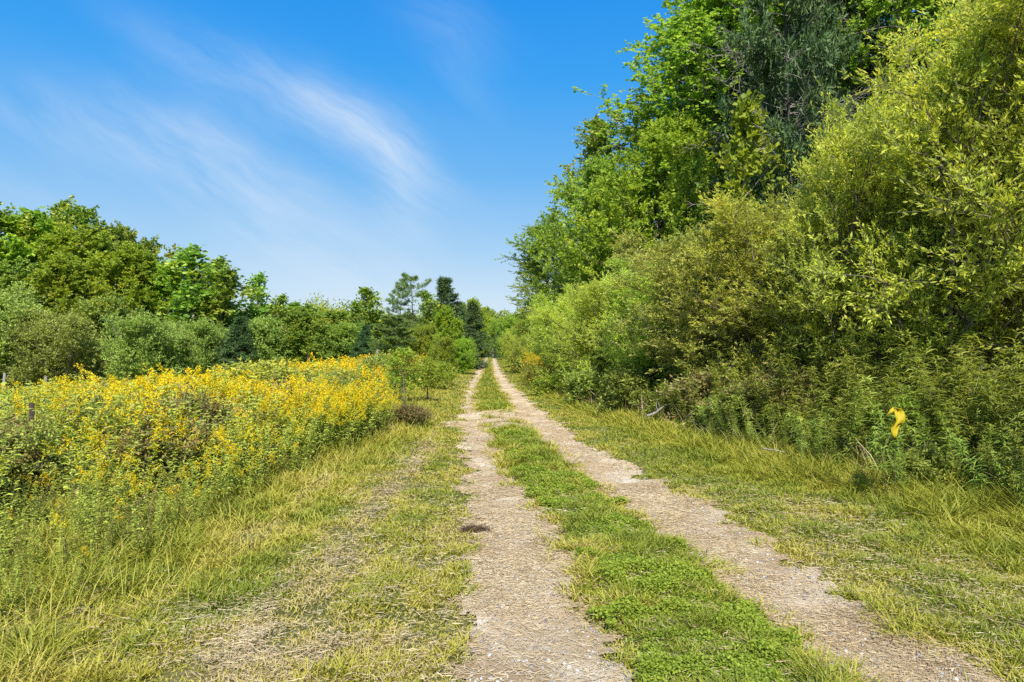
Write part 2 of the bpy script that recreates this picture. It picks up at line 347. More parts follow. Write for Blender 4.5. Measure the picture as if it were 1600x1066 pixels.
def grow(seed, H, R_, prof, stems=1, spread=0., n1=28, n2=9, n3=6, nl=18, u0=.12, a1=(50, 75), up1=.5, up2=.3,
         leaf=(.1, .05), twig=.55, sec=.42, trunk=.14, lfdir=.6, droop=0., wob=.07, flat=0., upb=.6, lean=None, stem_up=.6, minsec=.0, k0=8):
    rg = np.random.default_rng(seed)
    P = rg.normal(size=(stems, 3)) * [.12 * spread, .12 * spread, 0] if stems > 1 else np.zeros((1, 3))
    az = np.arange(stems) * 2.39996 + rg.random(stems)
    sp = spread * (.25 + .75 * rg.random(stems)) if stems > 1 else np.zeros(1)
    D = np.stack([np.cos(az) * sp, np.sin(az) * sp, np.ones(stems)], 1)
    if lean is not None: D += np.array(lean)
    L0 = np.full(stems, H * .97) * (1 if stems == 1 else (.72 + .33 * rg.random(stems)))
    T = limbs(P, D, L0, 10, stem_up, wob * .6, rg)
    wood = [tubes(T, trunk * (1 if stems == 1 else .6), trunk * .1, k0, .8)]
    pf = lambda u, L: R_ * np.interp(u, [x for x, _ in prof], [y for _, y in prof])
    P1, D1, L1, U1, I1 = children(T, L0, n1, u0, .985, a1[0], a1[1], pf, rg)
    B1 = limbs(P1, D1, L1, 5, up1, wob * 1.6, rg)
    wood.append(tubes(B1, trunk * .30 * np.clip(L1 / max(R_, .1), .25, 1.1), trunk * .04, 5))
    P2, D2, L2, U2, I2 = children(B1, L1, n2, .18, .99, 30, 62, lambda u, L: minsec + L * sec * (1.15 - .6 * u), rg, flat)
    B2 = limbs(P2, D2, L2, 3, up2, wob * 1.8, rg)
    wood.append(tubes(B2, trunk * .08, trunk * .02, 3))
    P3, D3, L3, U3, I3 = children(B2, L2, n3, .15, 1.0, 25, 65, lambda u, L: twig * (.45 + 1.1 * rg.random(np.broadcast(u, L).shape) ** 1.5), rg, flat)
    D3[:, 2] -= droop
    B3 = limbs(P3, D3, L3, 2, up2 * .5 - droop * .5, .12, rg)
    wood.append(tubes(B3, max(trunk * .02, .003), .002, 3))
    # leaves along every twig
    n = len(P3); u = rg.random((n, nl)) ** .8
    i = (u > .5).astype(int); A = B3[np.arange(n)[:, None], i]; Bq = B3[np.arange(n)[:, None], i + 1]
    pos = A + (Bq - A) * ((u - .5 * i) * 2)[..., None]
    td = unit(Bq - A)
    dirs = td * lfdir + rg.normal(size=(n, nl, 3)) * .55 + np.array([0, 0, -droop * .6])
    pos = pos + rg.normal(size=pos.shape) * leaf[0] * .25
    m = n * nl; sc = .65 + .7 * rg.random(m)
    V, Q = leaves(pos.reshape(-1, 3), dirs.reshape(-1, 3), leaf[0] * sc, leaf[1] * sc, rg, upb)
    c1 = rg.random(len(P1)); c2 = rg.random(len(P2)); c3 = rg.random(n)
    cl = np.clip(.45 * c1[I2][I3] + .4 * c2[I3] + .25 * c3 - .05, 0, 1)
    tip = np.clip((u - .5) * .25, -.1, .15)
    cl = np.clip(cl[:, None] + tip, 0, 1).ravel(); rn = rg.random(m)
    off = 0; WV, WQ = [], []
    for v, q in wood: WV.append(v); WQ.append(q + off); off += len(v)
    return dict(wood=(np.concatenate(WV), np.concatenate(WQ)), leaf=(V, Q, cl, rn), limb=B1, H=V[:, 2].max(), R=float(np.percentile(np.hypot(V[:, 0], V[:, 1]), 97)))

ROUND = [(0, .5), (.15, .85), (.4, 1), (.65, .85), (.85, .5), (1, .15)]
OVAL = [(0, .25), (.2, .7), (.45, 1), (.7, .75), (.9, .4), (1, .15)]
COLUMN = [(0, .5), (.2, .9), (.5, 1), (.8, .7), (1, .2)]
CONE = [(0, .9), (.12, 1), (.5, .6), (.85, .22), (1, .04)]
BUSH = [(0, .9), (.3, 1), (.6, .8), (.85, .5), (1, .25)]
KIND = {}
def kind(key, leafm, barkm, **kw):
    g = grow(**kw)
    tm = mk_mesh(key + '_trunk', [(g['wood'][0], g['wood'][1], .5, .5, 0)], [MAT[barkm]], True)
    V, Q, cl, rn = g['leaf']
    cm = mk_mesh(key + '_crown', [(V, Q, cl, rn, 0)], [MAT[leafm]])
    KIND[key] = dict(trunk=tm, crown=cm, H=g['H'], R=g['R'])
    return g
_cm = {}
def recolor(me, leafm):
    k = (me.name, leafm)
    if k not in _cm:
        c = me.copy(); c.materials.clear(); c.materials.append(MAT[leafm]); _cm[k] = c
    return _cm[k]
def plant(key, name, cat, label, X, Y, ztop=None, width=None, rot=0., group=None, leafm=None, parts=('trunk', 'crown'), sink=.05):
    k = KIND[key]; z = float(height(X, Y)) - sink
    r = bpy.data.objects.new(name, None); C.objects.link(r); r.location = (X, Y, z); r.empty_display_size = .2
    sz = 1.0 if ztop is None else (ztop - z) / k['H']
    sx = sz if width is None else width / (2 * k['R'])
    r.scale = (sx, sx, sz); r.rotation_euler = (0, 0, rot)
    link(parts[0], k['trunk'], r)
    link(parts[1], k['crown'] if leafm is None else recolor(k['crown'], leafm), r)
    tag(r, label, cat, group); return r
def atpx(px, Y): return (px - 800) / F * Y
def topz(py, Y): return CAMZ + (540 - py) / F * Y
_rs = np.random.default_rng(77)
def put(key, name, cat, label, px, py, Y, wpx, group=None, leafm=None, parts=('trunk', 'crown'), rot=None):
    return plant(key, name, cat, label, atpx(px, Y), Y, topz(py, Y), wpx * Y / F, float(_rs.random() * 6.28) if rot is None else rot, group, leafm, parts)
SH = ('stem', 'foliage')
#@@TREES
exec_trees = True
# near willows (right-hand hedge)
for i, s in enumerate((3, 8, 21, 34)):
    kind('willow%d' % i, 'willow', 'bark', seed=s, H=5.2, R_=1.9, prof=BUSH, stems=8, spread=.42, n1=10, n2=8, n3=8, nl=20, u0=.06, a1=(24, 60), up1=.8, up2=.6,
         leaf=(.066, .02), twig=.32, sec=.36, trunk=.07, lfdir=1.0, upb=.35, wob=.13, minsec=.1)
kind('aspen', 'aspen', 'greybark', seed=5, H=16, R_=3.3, prof=COLUMN, n1=50, n2=9, n3=6, nl=34, u0=.1, a1=(35, 60), up1=.7, leaf=(.085, .068), twig=.6, sec=.4, trunk=.2, minsec=.2)
kind('aspen1', 'aspen', 'greybark', seed=15, H=16, R_=2.6, prof=OVAL, n1=34, n2=8, n3=5, nl=16, u0=.15, a1=(30, 55), up1=.8, leaf=(.12, .09), twig=.5, sec=.4, trunk=.18, minsec=.2)
kind('ash', 'ash', 'bark', seed=6, H=11, R_=3.4, prof=ROUND, n1=38, n2=9, n3=7, nl=20, u0=.1, a1=(45, 75), up1=.5, leaf=(.13, .075), twig=.5, sec=.42, trunk=.17, minsec=.2)
kind('maple', 'maple', 'bark', seed=9, H=12, R_=4.2, prof=ROUND, n1=34, n2=8, n3=6, nl=26, u0=.06, a1=(45, 80), up1=.45, leaf=(.17, .13), twig=.6, sec=.42, trunk=.22, minsec=.25)
kind('maple1', 'maple', 'bark', seed=10, H=12, R_=3.6, prof=BUSH, n1=34, n2=8, n3=6, nl=26, u0=.05, a1=(40, 75), up1=.5, leaf=(.17, .13), twig=.6, sec=.42, trunk=.2, minsec=.25)
kind('bushy', 'silver', 'greybark', seed=12, H=6, R_=2.4, prof=BUSH, stems=5, spread=.4, n1=14, n2=8, n3=6, nl=19, u0=.03, a1=(35, 70), up1=.7, leaf=(.13, .05), twig=.5, sec=.42, trunk=.1, lfdir=.9, minsec=.2)
kind('bushy1', 'silver', 'greybark', seed=13, H=6, R_=2.2, prof=ROUND, stems=4, spread=.35, n1=16, n2=8, n3=6, nl=19, u0=.03, a1=(35, 70), up1=.7, leaf=(.14, .06), twig=.5, sec=.42, trunk=.1, minsec=.2)
kind('poplar', 'maple', 'greybark', seed=14, H=10, R_=1.7, prof=OVAL, n1=20, n2=5, n3=4, nl=9, u0=.25, a1=(30, 55), up1=.8, leaf=(.2, .15), twig=.45, sec=.4, trunk=.12, minsec=.15)
kind('spruce', 'needle', 'darkbark', seed=16, H=10, R_=2.3, prof=CONE, n1=70, n2=10, n3=4, nl=12, u0=.04, a1=(82, 100), up1=.1, up2=-.1, leaf=(.2, .05), twig=.3, sec=.38, trunk=.16, flat=.8, lfdir=.9, minsec=.05)
kind('pine', 'pine', 'darkbark', seed=17, H=12, R_=2.6, prof=[(0, .7), (.3, .9), (.6, 1), (.85, .7), (1, .25)], n1=32, n2=9, n3=5, nl=26, u0=.26, a1=(65, 92), up1=.55, up2=.3, leaf=(.20, .04), twig=.3, sec=.3, trunk=.10, flat=.85, lfdir=.6, minsec=.08)
kind('raggedpine', 'pine', 'darkbark', seed=27, H=12, R_=2.8, prof=[(0, .7), (.3, .9), (.6, 1), (.85, .7), (1, .25)], n1=17, n2=8, n3=4, nl=20, u0=.3, a1=(65, 92), up1=.55, up2=.3, leaf=(.26, .05), twig=.3, sec=.3, trunk=.14, flat=.85, lfdir=.6, minsec=.08)
kind('sapling', 'ash', 'bark', seed=18, H=3, R_=.8, prof=ROUND, n1=16, n2=5, n3=4, nl=8, u0=.3, a1=(40, 70), up1=.6, leaf=(.09, .04), twig=.2, sec=.4, trunk=.035, minsec=.1)
kind('thicket', 'brownleaf', 'bark', seed=19, H=1.3, R_=.75, prof=BUSH, stems=9, spread=.75, n1=8, n2=5, n3=4, nl=8, u0=.1, a1=(30, 65), up1=.6, leaf=(.07, .028), twig=.16, sec=.42, trunk=.025, minsec=.06)
kind('thicket1', 'sumac', 'bark', seed=20, H=1.6, R_=.9, prof=BUSH, stems=8, spread=.7, n1=8, n2=5, n3=4, nl=9, u0=.15, a1=(30, 65), up1=.5, leaf=(.09, .035), twig=.2, sec=.42, trunk=.03, minsec=.06, droop=.3)
kind('fern', 'shadeleaf', 'stem', seed=22, H=1.1, R_=.6, prof=BUSH, stems=7, spread=.7, n1=7, n2=4, n3=3, nl=9, u0=.05, a1=(35, 70), up1=.4, leaf=(.085, .03), twig=.14, sec=.42, trunk=.02, minsec=.06, droop=.2)

# --- right-hand hedge of willows, near to far  (px centre, top, distance, width px)
hw = 'willow shrubs along the right side of the track'
W = [
 ('willow0', 1690, -160, 8.6, 520, 'tallest and nearest yellow-green willow, cut off by the right edge'),
 ('willow1', 1500, -40, 9.8, 470, 'tall yellow-green willow rising over the yellow scrap in the weeds'),
 ('willow2', 1340, 150, 11.2, 330, 'willow shrub with dark bare stems showing left of the tallest one'),
 ('willow0', 1235, 275, 12.6, 300, 'willow shrub in front of the bare grey pine branches'),
 ('willow1', 1125, 325, 14.4, 280, 'willow shrub with brownish leaves above the fallen grey branch'),
 ('willow2', 1020, 385, 16.6, 230, 'rounded willow shrub below the dark hollow of the bright ash tree'),
 ('willow0', 945, 420, 19.5, 190, 'yellowish willow shrub in the middle of the hedge'),
 ('willow1', 890, 440, 23.5, 130, 'small willow shrub where the hedge comes near the right wheel rut'),
 ('willow2', 852, 468, 29, 95, 'distant willow shrub behind the roadside goldenrod clump'),
 ('willow0', 822, 492, 37, 60, 'low pale willow near the far bend of the track'),
 ('willow1', 800, 512, 48, 50, 'farthest low willow on the right of the track end'),
]
for i, (k, px, py, Y, w, lb) in enumerate(W):
    put(k, 'willow_shrub', 'shrub', lb, px, py, Y, w, hw, 'willow_dull' if px in (1125,) else None, SH)
# second, duller row filling the hedge behind
W2 = [(1900, 0, 10, 500, 'dull olive shrub beyond the right edge'), (1760, 100, 13, 500, 'dull olive shrub filling the gap at the right edge'), (1610, 60, 11.5, 420, 'dull olive shrub behind the nearest willow'), (1420, 190, 13.2, 330, 'dull olive shrub between the two tall willows'),
      (1290, 300, 15.2, 260, 'dull olive shrub under the grey dead branches'), (1160, 350, 17.5, 240, 'dull olive shrub behind the brownish willow'),
      (1050, 380, 20.5, 190, 'dull olive shrub under the ash tree crown')]
for i, (px, py, Y, w, lb) in enumerate(W2):
    put('willow%d' % (i % 3), 'olive_shrub', 'shrub', lb, px, py, Y, w, 'dull olive shrubs in the second row of the hedge', 'willow_dull', SH)
# low growth at the hedge foot
LO = [(1130, 600, 11.6, 130, 'leafy bush behind the fallen branch', None), (1450, 690, 7.2, 110, 'short dark bush below the yellow scrap', None),
      (1120, 560, 12.9, 170, 'brownish low bush at the hedge foot beside the fallen branch', 'brownleaf'), (985, 560, 15.6, 120, 'low green bush beside the dark gap in the hedge', None),
      (925, 570, 18, 110, 'low leafy bush leaning toward the right wheel rut', None), (880, 578, 21.5, 90, 'leafy low bush behind the roadside goldenrod', 'ash'),
      (845, 548, 27, 60, 'small bush by the yellow flowers right of the track', 'sumac'), (1040, 590, 13.8, 110, 'dark low bush in the shade under the willows', None),
      (1230, 560, 11, 180, 'brown-leaved bush above the tall green weeds', 'brownleaf'), (812, 545, 40, 40, 'tiny yellow bush at the far hedge end', 'sumac')]
for i, (px, py, Y, w, lb, lm) in enumerate(LO):
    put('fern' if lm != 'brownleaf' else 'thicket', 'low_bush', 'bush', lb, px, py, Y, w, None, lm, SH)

# --- tall trees behind the hedge
T = [
 ('aspen', 'aspen_tree', 1125, -15, 28, 370, 'tall light green aspen with feathery top against the blue sky', None),
 ('aspen1', 'aspen_tree', 1240, -260, 30, 260, 'very tall aspen behind the dark pine, top out of view', None),
 ('ash', 'ash_tree', 985, 165, 25, 340, 'bright yellow-green ash with a dark hollow in its crown', None),
 ('aspen1', 'slender_tree', 914, 180, 31, 150, 'slender tree with loose branches sticking out left of the bright ash', 'maple'),
 ('ash', 'ash_tree', 925, 250, 29, 230, 'full green ash between the slender tree and the bright ash', 'aspen'),
 ('aspen', 'aspen_tree', 1055, 60, 31, 280, 'light green aspen stepping down left of the tallest aspen', None),
 ('aspen', 'aspen_tree', 1180, -90, 29, 300, 'aspen towering behind the dead pine limbs', None),
 ('ash', 'ash_tree', 1090, 215, 23, 170, 'green ash standing between the bright ash and the bare pine branches', 'aspen'),
 ('aspen', 'leaning_tree', 878, 345, 36, 150, 'green tree with drooping outer twigs at the left end of the right-hand trees', None),
 ('aspen1', 'maple_tree', 846, 405, 46, 100, 'small green tree reaching out over the far bend', 'ash'),
 ('poplar', 'young_ash_tree', 1165, 150, 18, 110, 'young yellow-green tree below the dead grey pine limbs', 'ash'),
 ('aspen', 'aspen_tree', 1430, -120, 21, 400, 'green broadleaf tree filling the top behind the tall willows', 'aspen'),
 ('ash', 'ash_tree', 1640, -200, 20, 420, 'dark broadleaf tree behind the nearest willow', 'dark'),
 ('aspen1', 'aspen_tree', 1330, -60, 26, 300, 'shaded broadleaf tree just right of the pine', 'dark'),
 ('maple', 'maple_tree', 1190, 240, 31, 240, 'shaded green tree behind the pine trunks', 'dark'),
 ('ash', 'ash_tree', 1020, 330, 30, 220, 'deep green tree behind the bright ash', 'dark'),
]
for k, nm, px, py, Y, w, lb, lm in T:
    put(k, nm, 'tree', lb, px, py, Y, w, None, lm)
# pine with dead grey lower limbs
def dead_pine(px, Y, lb, seed, wpx, py):
    r = put('pine', 'pine_tree', 'tree', lb, px, py, Y, wpx, None, 'needle')
    rg = np.random.default_rng(seed); s = r.scale; n = 60
    z = (2.0 + rg.random(n) * 8.5); az = rg.random(n) * 6.28
    D = np.stack([np.cos(az), np.sin(az), .15 + .3 * rg.random(n)], 1)
    B = limbs(np.stack([0 * z, 0 * z, z], 1), D, 1.7 + 2.1 * rg.random(n), 7, -.25, .16, rg)
    for k in range(n):
        t0 = tubes(B[k:k + 1], .011, .003, 5)
        P2, D2, L2, _, _ = children(B[k:k + 1], np.array([2.5]), 16, .3, .98, 25, 55, lambda u, L: .7 * (1.3 - u), rg)
        B2 = limbs(P2, D2, L2, 4, -.1, .16, rg); t1 = tubes(B2, .007, .003, 3)
        me = mk_mesh('dead_branch', [(t0[0], t0[1], .5, .5, 0), (t1[0], t1[1], .5, .5, 0)], [MAT['deadwood']])
        o = link('dead_branch', me, r); o.scale = (1 / s[0], 1 / s[1], 1 / s[2])
        if k == 0: tag(o, 'bare grey dead branch')
dead_pine(1235, 18.5, 'dark pine with bare grey dead limbs poking out between aspen and willows', 31, 230, -280)
dead_pine(1330, 20.5, 'second dark pine with dead limbs, nearer the right edge', 32, 210, -330)

put('spruce', 'spruce_tree', 'tree', 'dark dense spruce directly behind the dead-limbed pines', 1285, -330, 22.5, 420)
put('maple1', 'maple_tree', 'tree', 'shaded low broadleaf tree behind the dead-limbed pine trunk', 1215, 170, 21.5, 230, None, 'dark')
# --- left-hand wood: back row
LT = [
 ('maple', -60, 300, 47, 290, 'broad maple crown cut off by the left edge', None),
 ('maple1', 20, 318, 48, 220, 'dense green maple at the left end of the wood', None),
 ('maple', 100, 305, 50, 190, 'highest round maple top of the left wood', None),
 ('maple1', 150, 345, 46, 190, 'yellowing maple just below the highest top', 'ash'),
 ('maple', 198, 342, 52, 150, 'maple with a small rounded knob of a top and rusty tips', None),
 ('maple1', 232, 378, 46, 150, 'yellow-green maple sloping down beside the knobbed one', 'ash'),
 ('maple', 272, 402, 47, 140, 'yellow-tinged maple low on the slope of crowns', 'ash'),
 ('poplar', 295, 374, 45, 110, 'dark poplar standing clear at the end of the maples', None),
 ('poplar', 322, 394, 47, 86, 'slim poplar leaning against the dark one', None),
 ('poplar', 347, 416, 46, 84, 'small poplar with sky showing through its crown', None),
 ('poplar', 393, 421, 48, 60, 'thin pointed poplar alone against the sky', None),
 ('maple1', 340, 455, 49, 110, 'rounded tree filling the wood below the small poplars', None),
 ('maple', 400, 470, 52, 100, 'low rounded tree under the pointed poplar', 'silver'),
 ('maple1', 455, 470, 70, 110, 'olive round tree behind the round single green tree', None),
 ('maple', 520, 482, 72, 120, 'broad low crown on the far middle skyline', None),
 ('poplar', 428, 456, 50, 52, 'short wispy poplar right of the pointed one', None),
]
for k, px, py, Y, w, lb, lm in LT:
    if lm is None and k == 'maple1' and px < 100: lm = 'ash'
    put(k, 'poplar_tree' if k == 'poplar' else 'maple_tree', 'tree', lb, px, py, Y, w, None, lm)
# left-hand wood: front row of bushy trees
LB = [
 ('bushy', -70, 430, 36, 200, 'big bushy tree at the left edge behind the field', None),
 ('bushy1', 20, 455, 35, 150, 'dark-based bushy tree behind the two far fence posts', None),
 ('bushy', 95, 470, 34, 150, 'wide bushy tree behind the yellow field left of centre', None),
 ('maple1', 120, 395, 42, 150, 'leafy mid-height tree rising over the bushy ones', 'ash'),
 ('bushy1', 165, 455, 38, 120, 'tall bushy tree under the yellow maple', 'maple'),
 ('maple1', 40, 400, 42, 140, 'mid-height green tree near the left edge', 'maple'),
 ('bushy', 225, 480, 33, 130, 'pale green willow bush at the corner of the field', None),
 ('bushy1', 270, 500, 35, 90, 'round pale willow bush where the wood turns back', None),
 ('bushy', 320, 490, 43, 100, 'silvery bushy tree under the small poplar', None),
 ('spruce', 368, 490, 42, 80, 'dark shaggy conifer amid the silvery trees', None),
 ('bushy1', 408, 490, 45, 80, 'silvery bush right of the dark conifer', None),
 ('bushy', 440, 505, 47, 60, 'narrow silvery bush beside the round tree', None),
 ('maple1', 482, 480, 46, 88, 'round single green tree in the far clearing', 'maple'),
 ('bushy1', 535, 500, 50, 90, 'bushy olive tree right of the round green tree', 'maple'),
 ('spruce', 565, 505, 48, 50, 'small dark spruce left of the young pine', None),
 ('pine', 612, 490, 42, 90, 'low bushy young pine behind the sapling', None),
 ('bushy', 655, 500, 44, 60, 'yellowish green bush left of the slender trackside tree', 'ash'),
]
for k, px, py, Y, w, lb, lm in LB:
    put(k, {'spruce': 'spruce_tree', 'pine': 'young_pine_tree', 'maple1': 'round_tree'}.get(k, 'bushy_tree'), 'tree', lb, px, py, Y, w, None, lm)
# centre: trees left of the far track and beyond
CT = [
 ('poplar', 'poplar_tree', 588, 447, 62, 62, 'grey-green poplar left of the tall white pine', None),
 ('poplar', 'poplar_tree', 560, 470, 60, 40, 'small thin poplar beside the grey-green one', None),
 ('raggedpine', 'white_pine_tree', 652, 421, 60, 86, 'tall ragged white pine standing above the middle trees', None),
 ('raggedpine', 'white_pine_tree', 630, 440, 61, 50, 'leaning white pine touching the tall ragged one', None),
 ('poplar', 'poplar_tree', 678, 452, 60, 44, 'bare-looking poplar right of the white pine', None),
 ('spruce', 'spruce_tree', 712, 428, 62, 84, 'pointed dark spruce left of the far track', None),
 ('maple1', 'small_tree', 704, 475, 38, 60, 'slender leafy green tree at the trackside, trunk visible', 'ash'),
 ('spruce', 'spruce_tree', 738, 470, 46, 56, 'dark narrow spruce right by the left edge of the far track', None),
 ('maple', 'small_tree', 735, 462, 66, 60, 'yellowish tree behind the dark narrow spruce', 'ash'),
 ('bushy', 'small_tree', 690, 520, 36, 50, 'low bright bush at the foot of the trackside tree', 'ash'),
 ('bushy1', 'small_tree', 722, 525, 37, 44, 'pale low bush below the dark spruce beside the track', 'ash'),
 ('maple', 'distant_tree', 762, 476, 140, 36, 'hazy far-off tree showing over the end of the track', None),
 ('bushy', 'distant_tree', 770, 490, 92, 44, 'yellow-green tree closing off the end of the track', 'ash'),
 ('spruce', 'distant_tree', 777, 505, 84, 22, 'dark spruce right above the end of the track', None),
 ('bushy1', 'distant_tree', 795, 488, 75, 44, 'green tree right of the end of the track', 'ash'),
 ('bushy', 'distant_tree', 752, 520, 88, 34, 'dark small tree left of the end of the track', 'maple'),
 ('maple', 'distant_tree', 640, 488, 75, 90, 'broad yellow-green tree behind the young pine', 'ash'),
 ('maple1', 'distant_tree', 575, 488, 78, 90, 'broad olive tree behind the poplars', 'ash'),
 ('maple', 'distant_tree', 690, 470, 72, 60, 'green tree between white pine and pointed spruce', 'ash'),
]
for k, nm, px, py, Y, w, lb, lm in CT:
    put(k, nm, 'tree', lb, px, py, Y, w, None, lm)

#@@FARWOOD
def far_wood():
    rg = np.random.default_rng(5); Ps, Ds, cl = [], [], []
    n = 260
    X = rg.uniform(-110, 90, n); Y = rg.uniform(95, 150, n) + np.abs(X) * .1
    for x, y in zip(X, Y):
        px = 800 + x / y * F
        H = (5.5 + rg.random() * 3.0) * y / 110
        if 480 < px < 560: H *= 1.15
        r = 3 + rg.random() * 2; m = 1900
        v = unit(rg.normal(size=(m, 3))); v[:, 2] = np.abs(v[:, 2]); lump = 1 + .25 * np.sin(v[:, 0] * 5 + x) * np.cos(v[:, 1] * 6 + y)
        rad = (.78 + .17 * rg.random(m)) * lump
        Ps.append(np.array([x, y, -1]) + v * rad[:, None] * [r, r, H]); cl.append(np.full(m, rg.random()))
    P = np.concatenate(Ps); k = len(P); D = rg.normal(size=(k, 3))
    V, Q = leaves(P, D, np.full(k, .42), np.full(k, .3), rg, .5)
    tag(link('far_wood', mk_mesh('far_wood', [(V, Q, np.concatenate(cl), rg.random(k), 0)], [MAT['ash']])), 'far-off green wood closing the horizon behind the field', 'wood', kind='stuff')
far_wood()

# ------------------------------------------------------------------ weeds
def weed_plant(seed, H, nleaf, leaf=(.10, .014), plume=0, fl=.011, lean=.1, lowbare=.1):
    rg = np.random.default_rng(seed)
    T = limbs(np.zeros((1, 3)), np.array([[rg.normal() * lean, rg.normal() * lean, 1]]), np.array([H]), 8, .1, .05, rg)
    stem = tubes(T, .005, .002, 4)
    u = lowbare + (1 - lowbare) * rg.random(nleaf) ** .8 * (.9 if plume else 1)
    i = np.minimum((u * 8).astype(int), 7); A = T[0, i]; B = T[0, i + 1]; P = A + (B - A) * (u * 8 - i)[:, None]
    az = rg.random(nleaf) * 6.28; el = .35 + .5 * rg.random(nleaf)
    D = np.stack([np.cos(az), np.sin(az), el], 1)
    L = leaf[0] * (1.15 - .5 * u) * (.7 + .6 * rg.random(nleaf)); bend = np.tile([0, 0, -.55], (nleaf, 1)) * (.5 + rg.random((nleaf, 1)))
    fc = np.cross(D, np.array([0, 0, 1.])); fc = np.cross(fc, D) + rg.normal(size=(nleaf, 3)) * .35
    V, Q = blades(P, D, L, np.full(nleaf, leaf[1]), bend, rg, fc)
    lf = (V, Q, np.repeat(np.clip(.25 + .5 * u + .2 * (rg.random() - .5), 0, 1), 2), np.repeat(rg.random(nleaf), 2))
    pl = None
    if plume:
        top = T[0, -1]; nb = 16; per = max(plume // nb, 1)
        ub = .0 + rg.random(nb) * .25 * min(1, H); az = rg.random(nb) * 6.28
        Lb = .07 + .11 * (ub / (.25 * min(1, H)))
        st = top - np.stack([0 * ub, 0 * ub, ub], 1)
        t = rg.random((nb, per))
        x = st[:, None] + np.stack([np.cos(az), np.sin(az), 0 * az], 1)[:, None] * (Lb[:, None] * t)[..., None]
        x[..., 2] += .07 * t - .10 * t * t + .03
        x = x.reshape(-1, 3) + rg.normal(size=(nb * per, 3)) * .007
        V, Q = leaves(x, rg.normal(size=x.shape), np.full(len(x), fl) * (.7 + .6 * rg.random(len(x))), np.full(len(x), fl), rg, .8, .5, 0)
        pl = (V, Q, np.clip(np.full(len(Q), .4) + rg.normal() * .22, 0, 1), rg.random(len(Q)))
    return dict(stem=(stem[0], stem[1]), leaf=lf, plume=pl, H=H)
def weed_meshes(key, w, leafm):
    d = dict(stem=mk_mesh(key + '_stem', [(w['stem'][0], w['stem'][1], .5, .5, 0)], [MAT['stem']]),
             leaf=mk_mesh(key + '_foliage', [(*w['leaf'], 0)], [MAT[leafm]]))
    if w['plume']: d['plume'] = mk_mesh(key + '_plume', [(*w['plume'], 0)], [MAT['plume']])
    return d
def scatter(variants, X, Y, sc, rg, vidx, cshift=None):
    """many transformed copies of plants as one set of arrays; materials 0 stem, 1 leaf, 2 plume"""
    parts = []
    Z = height(X, Y) - .02
    for vi, w in enumerate(variants):
        s = np.where(vidx == vi)[0]
        if len(s) == 0: continue
        a = rg.random(len(s)) * 6.28; ca, sa = np.cos(a), np.sin(a); tl = rg.normal(size=(len(s), 2)) * .24
        for mi, key in enumerate(('stem', 'leaf', 'plume')):
            if w[key] is None: continue
            V, Q = w[key][0], w[key][1]
            x = V[None, :, 0] * ca[:, None] - V[None, :, 1] * sa[:, None]; y = V[None, :, 0] * sa[:, None] + V[None, :, 1] * ca[:, None]
            z = np.repeat(V[None, :, 2], len(s), 0)
            x = x + tl[:, :1] * z; y = y + tl[:, 1:] * z
            k = sc[s][:, None]
            VV = np.stack([x * k + X[s][:, None], y * k + Y[s][:, None], z * k + Z[s][:, None]], -1).reshape(-1, 3)
            QQ = (Q[None] + (np.arange(len(s)) * len(V))[:, None, None]).reshape(-1, 4)
            if mi == 0: cl, rn = .5, .5
            else:
                cs = (rg.random(len(s)) - .5) * .35 if cshift is None else cshift[s]
                cl = np.clip(w[key][2][None] + cs[:, None], 0, 1).ravel(); rn = np.tile(w[key][3], len(s))
            parts.append((VV, QQ, cl, rn, mi))
    return parts

#@@WEEDS
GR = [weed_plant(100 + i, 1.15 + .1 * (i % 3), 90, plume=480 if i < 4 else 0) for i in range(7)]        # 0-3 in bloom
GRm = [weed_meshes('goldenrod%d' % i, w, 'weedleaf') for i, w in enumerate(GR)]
LOD = [weed_plant(200 + i, 1.15, 34, leaf=(.14, .028), plume=150 if i < 4 else 0, fl=.021) for i in range(6)]
LOD2 = [weed_plant(220 + i, 1.15, 14, leaf=(.22, .06), plume=64 if i < 4 else 0, fl=.036) for i in range(6)]
def bloomp(X, Y):
    n1 = noise(X, Y, .35, 40, 2)
    p = sstep(4.8, 11, Y) * .62 + .03
    mound = 1.3 * np.exp(-(((X + 3.0) / 1.3) ** 2 + ((Y - 11.5) / 1.9) ** 2))
    n2 = noise(X, Y, .9, 46, 2)
    return np.clip(p * (.08 + 1.5 * sstep(.40, .60, n1)) * (.5 + .85 * sstep(.36, .56, n2)) * (1 + .25 * sstep(9, 16, Y)) + .6 * mound, 0, .97)
rg = np.random.default_rng(300)
def in_field(n, y0, y1, rg, extra=1.5):
    Y = np.sqrt(rg.uniform(y0 ** 2, y1 ** 2, n)); X = -rg.uniform(0, 1, n) * (Y * .80 + extra)
    k = X < weed(Y) - .15 + (noise(X, Y, 1.5, 41) - .5) * .7
    return X[k], Y[k]
def hfac(X, Y):
    e = np.clip((weed(Y) - X) / 1.7, 0, 1)
    gap = 1 - (.3 + .35 * sstep(4.5, 6.5, Y)) * ((np.abs(X / Y + .698) < .055) & (Y > 4) & (Y < 8.6))
    e = np.maximum(e, .9 * np.exp(-((Y - 11.3) / 1.5) ** 2))
    return gap * (.46 + .48 * e) * (.85 + .3 * rg.random(np.shape(X))) * (.60 + .52 * noise(X, Y, .9, 42, 2)) * (1 - .10 * sstep(5, 12, -X)) * (.8 + .2 * sstep(4, 9, Y))
X, Y = in_field(10500, 2.4, 14, rg)
o = np.argsort(np.hypot(X, Y)); X, Y = X[o], Y[o]
dep = np.clip((weed(Y) - X), 0, 99)
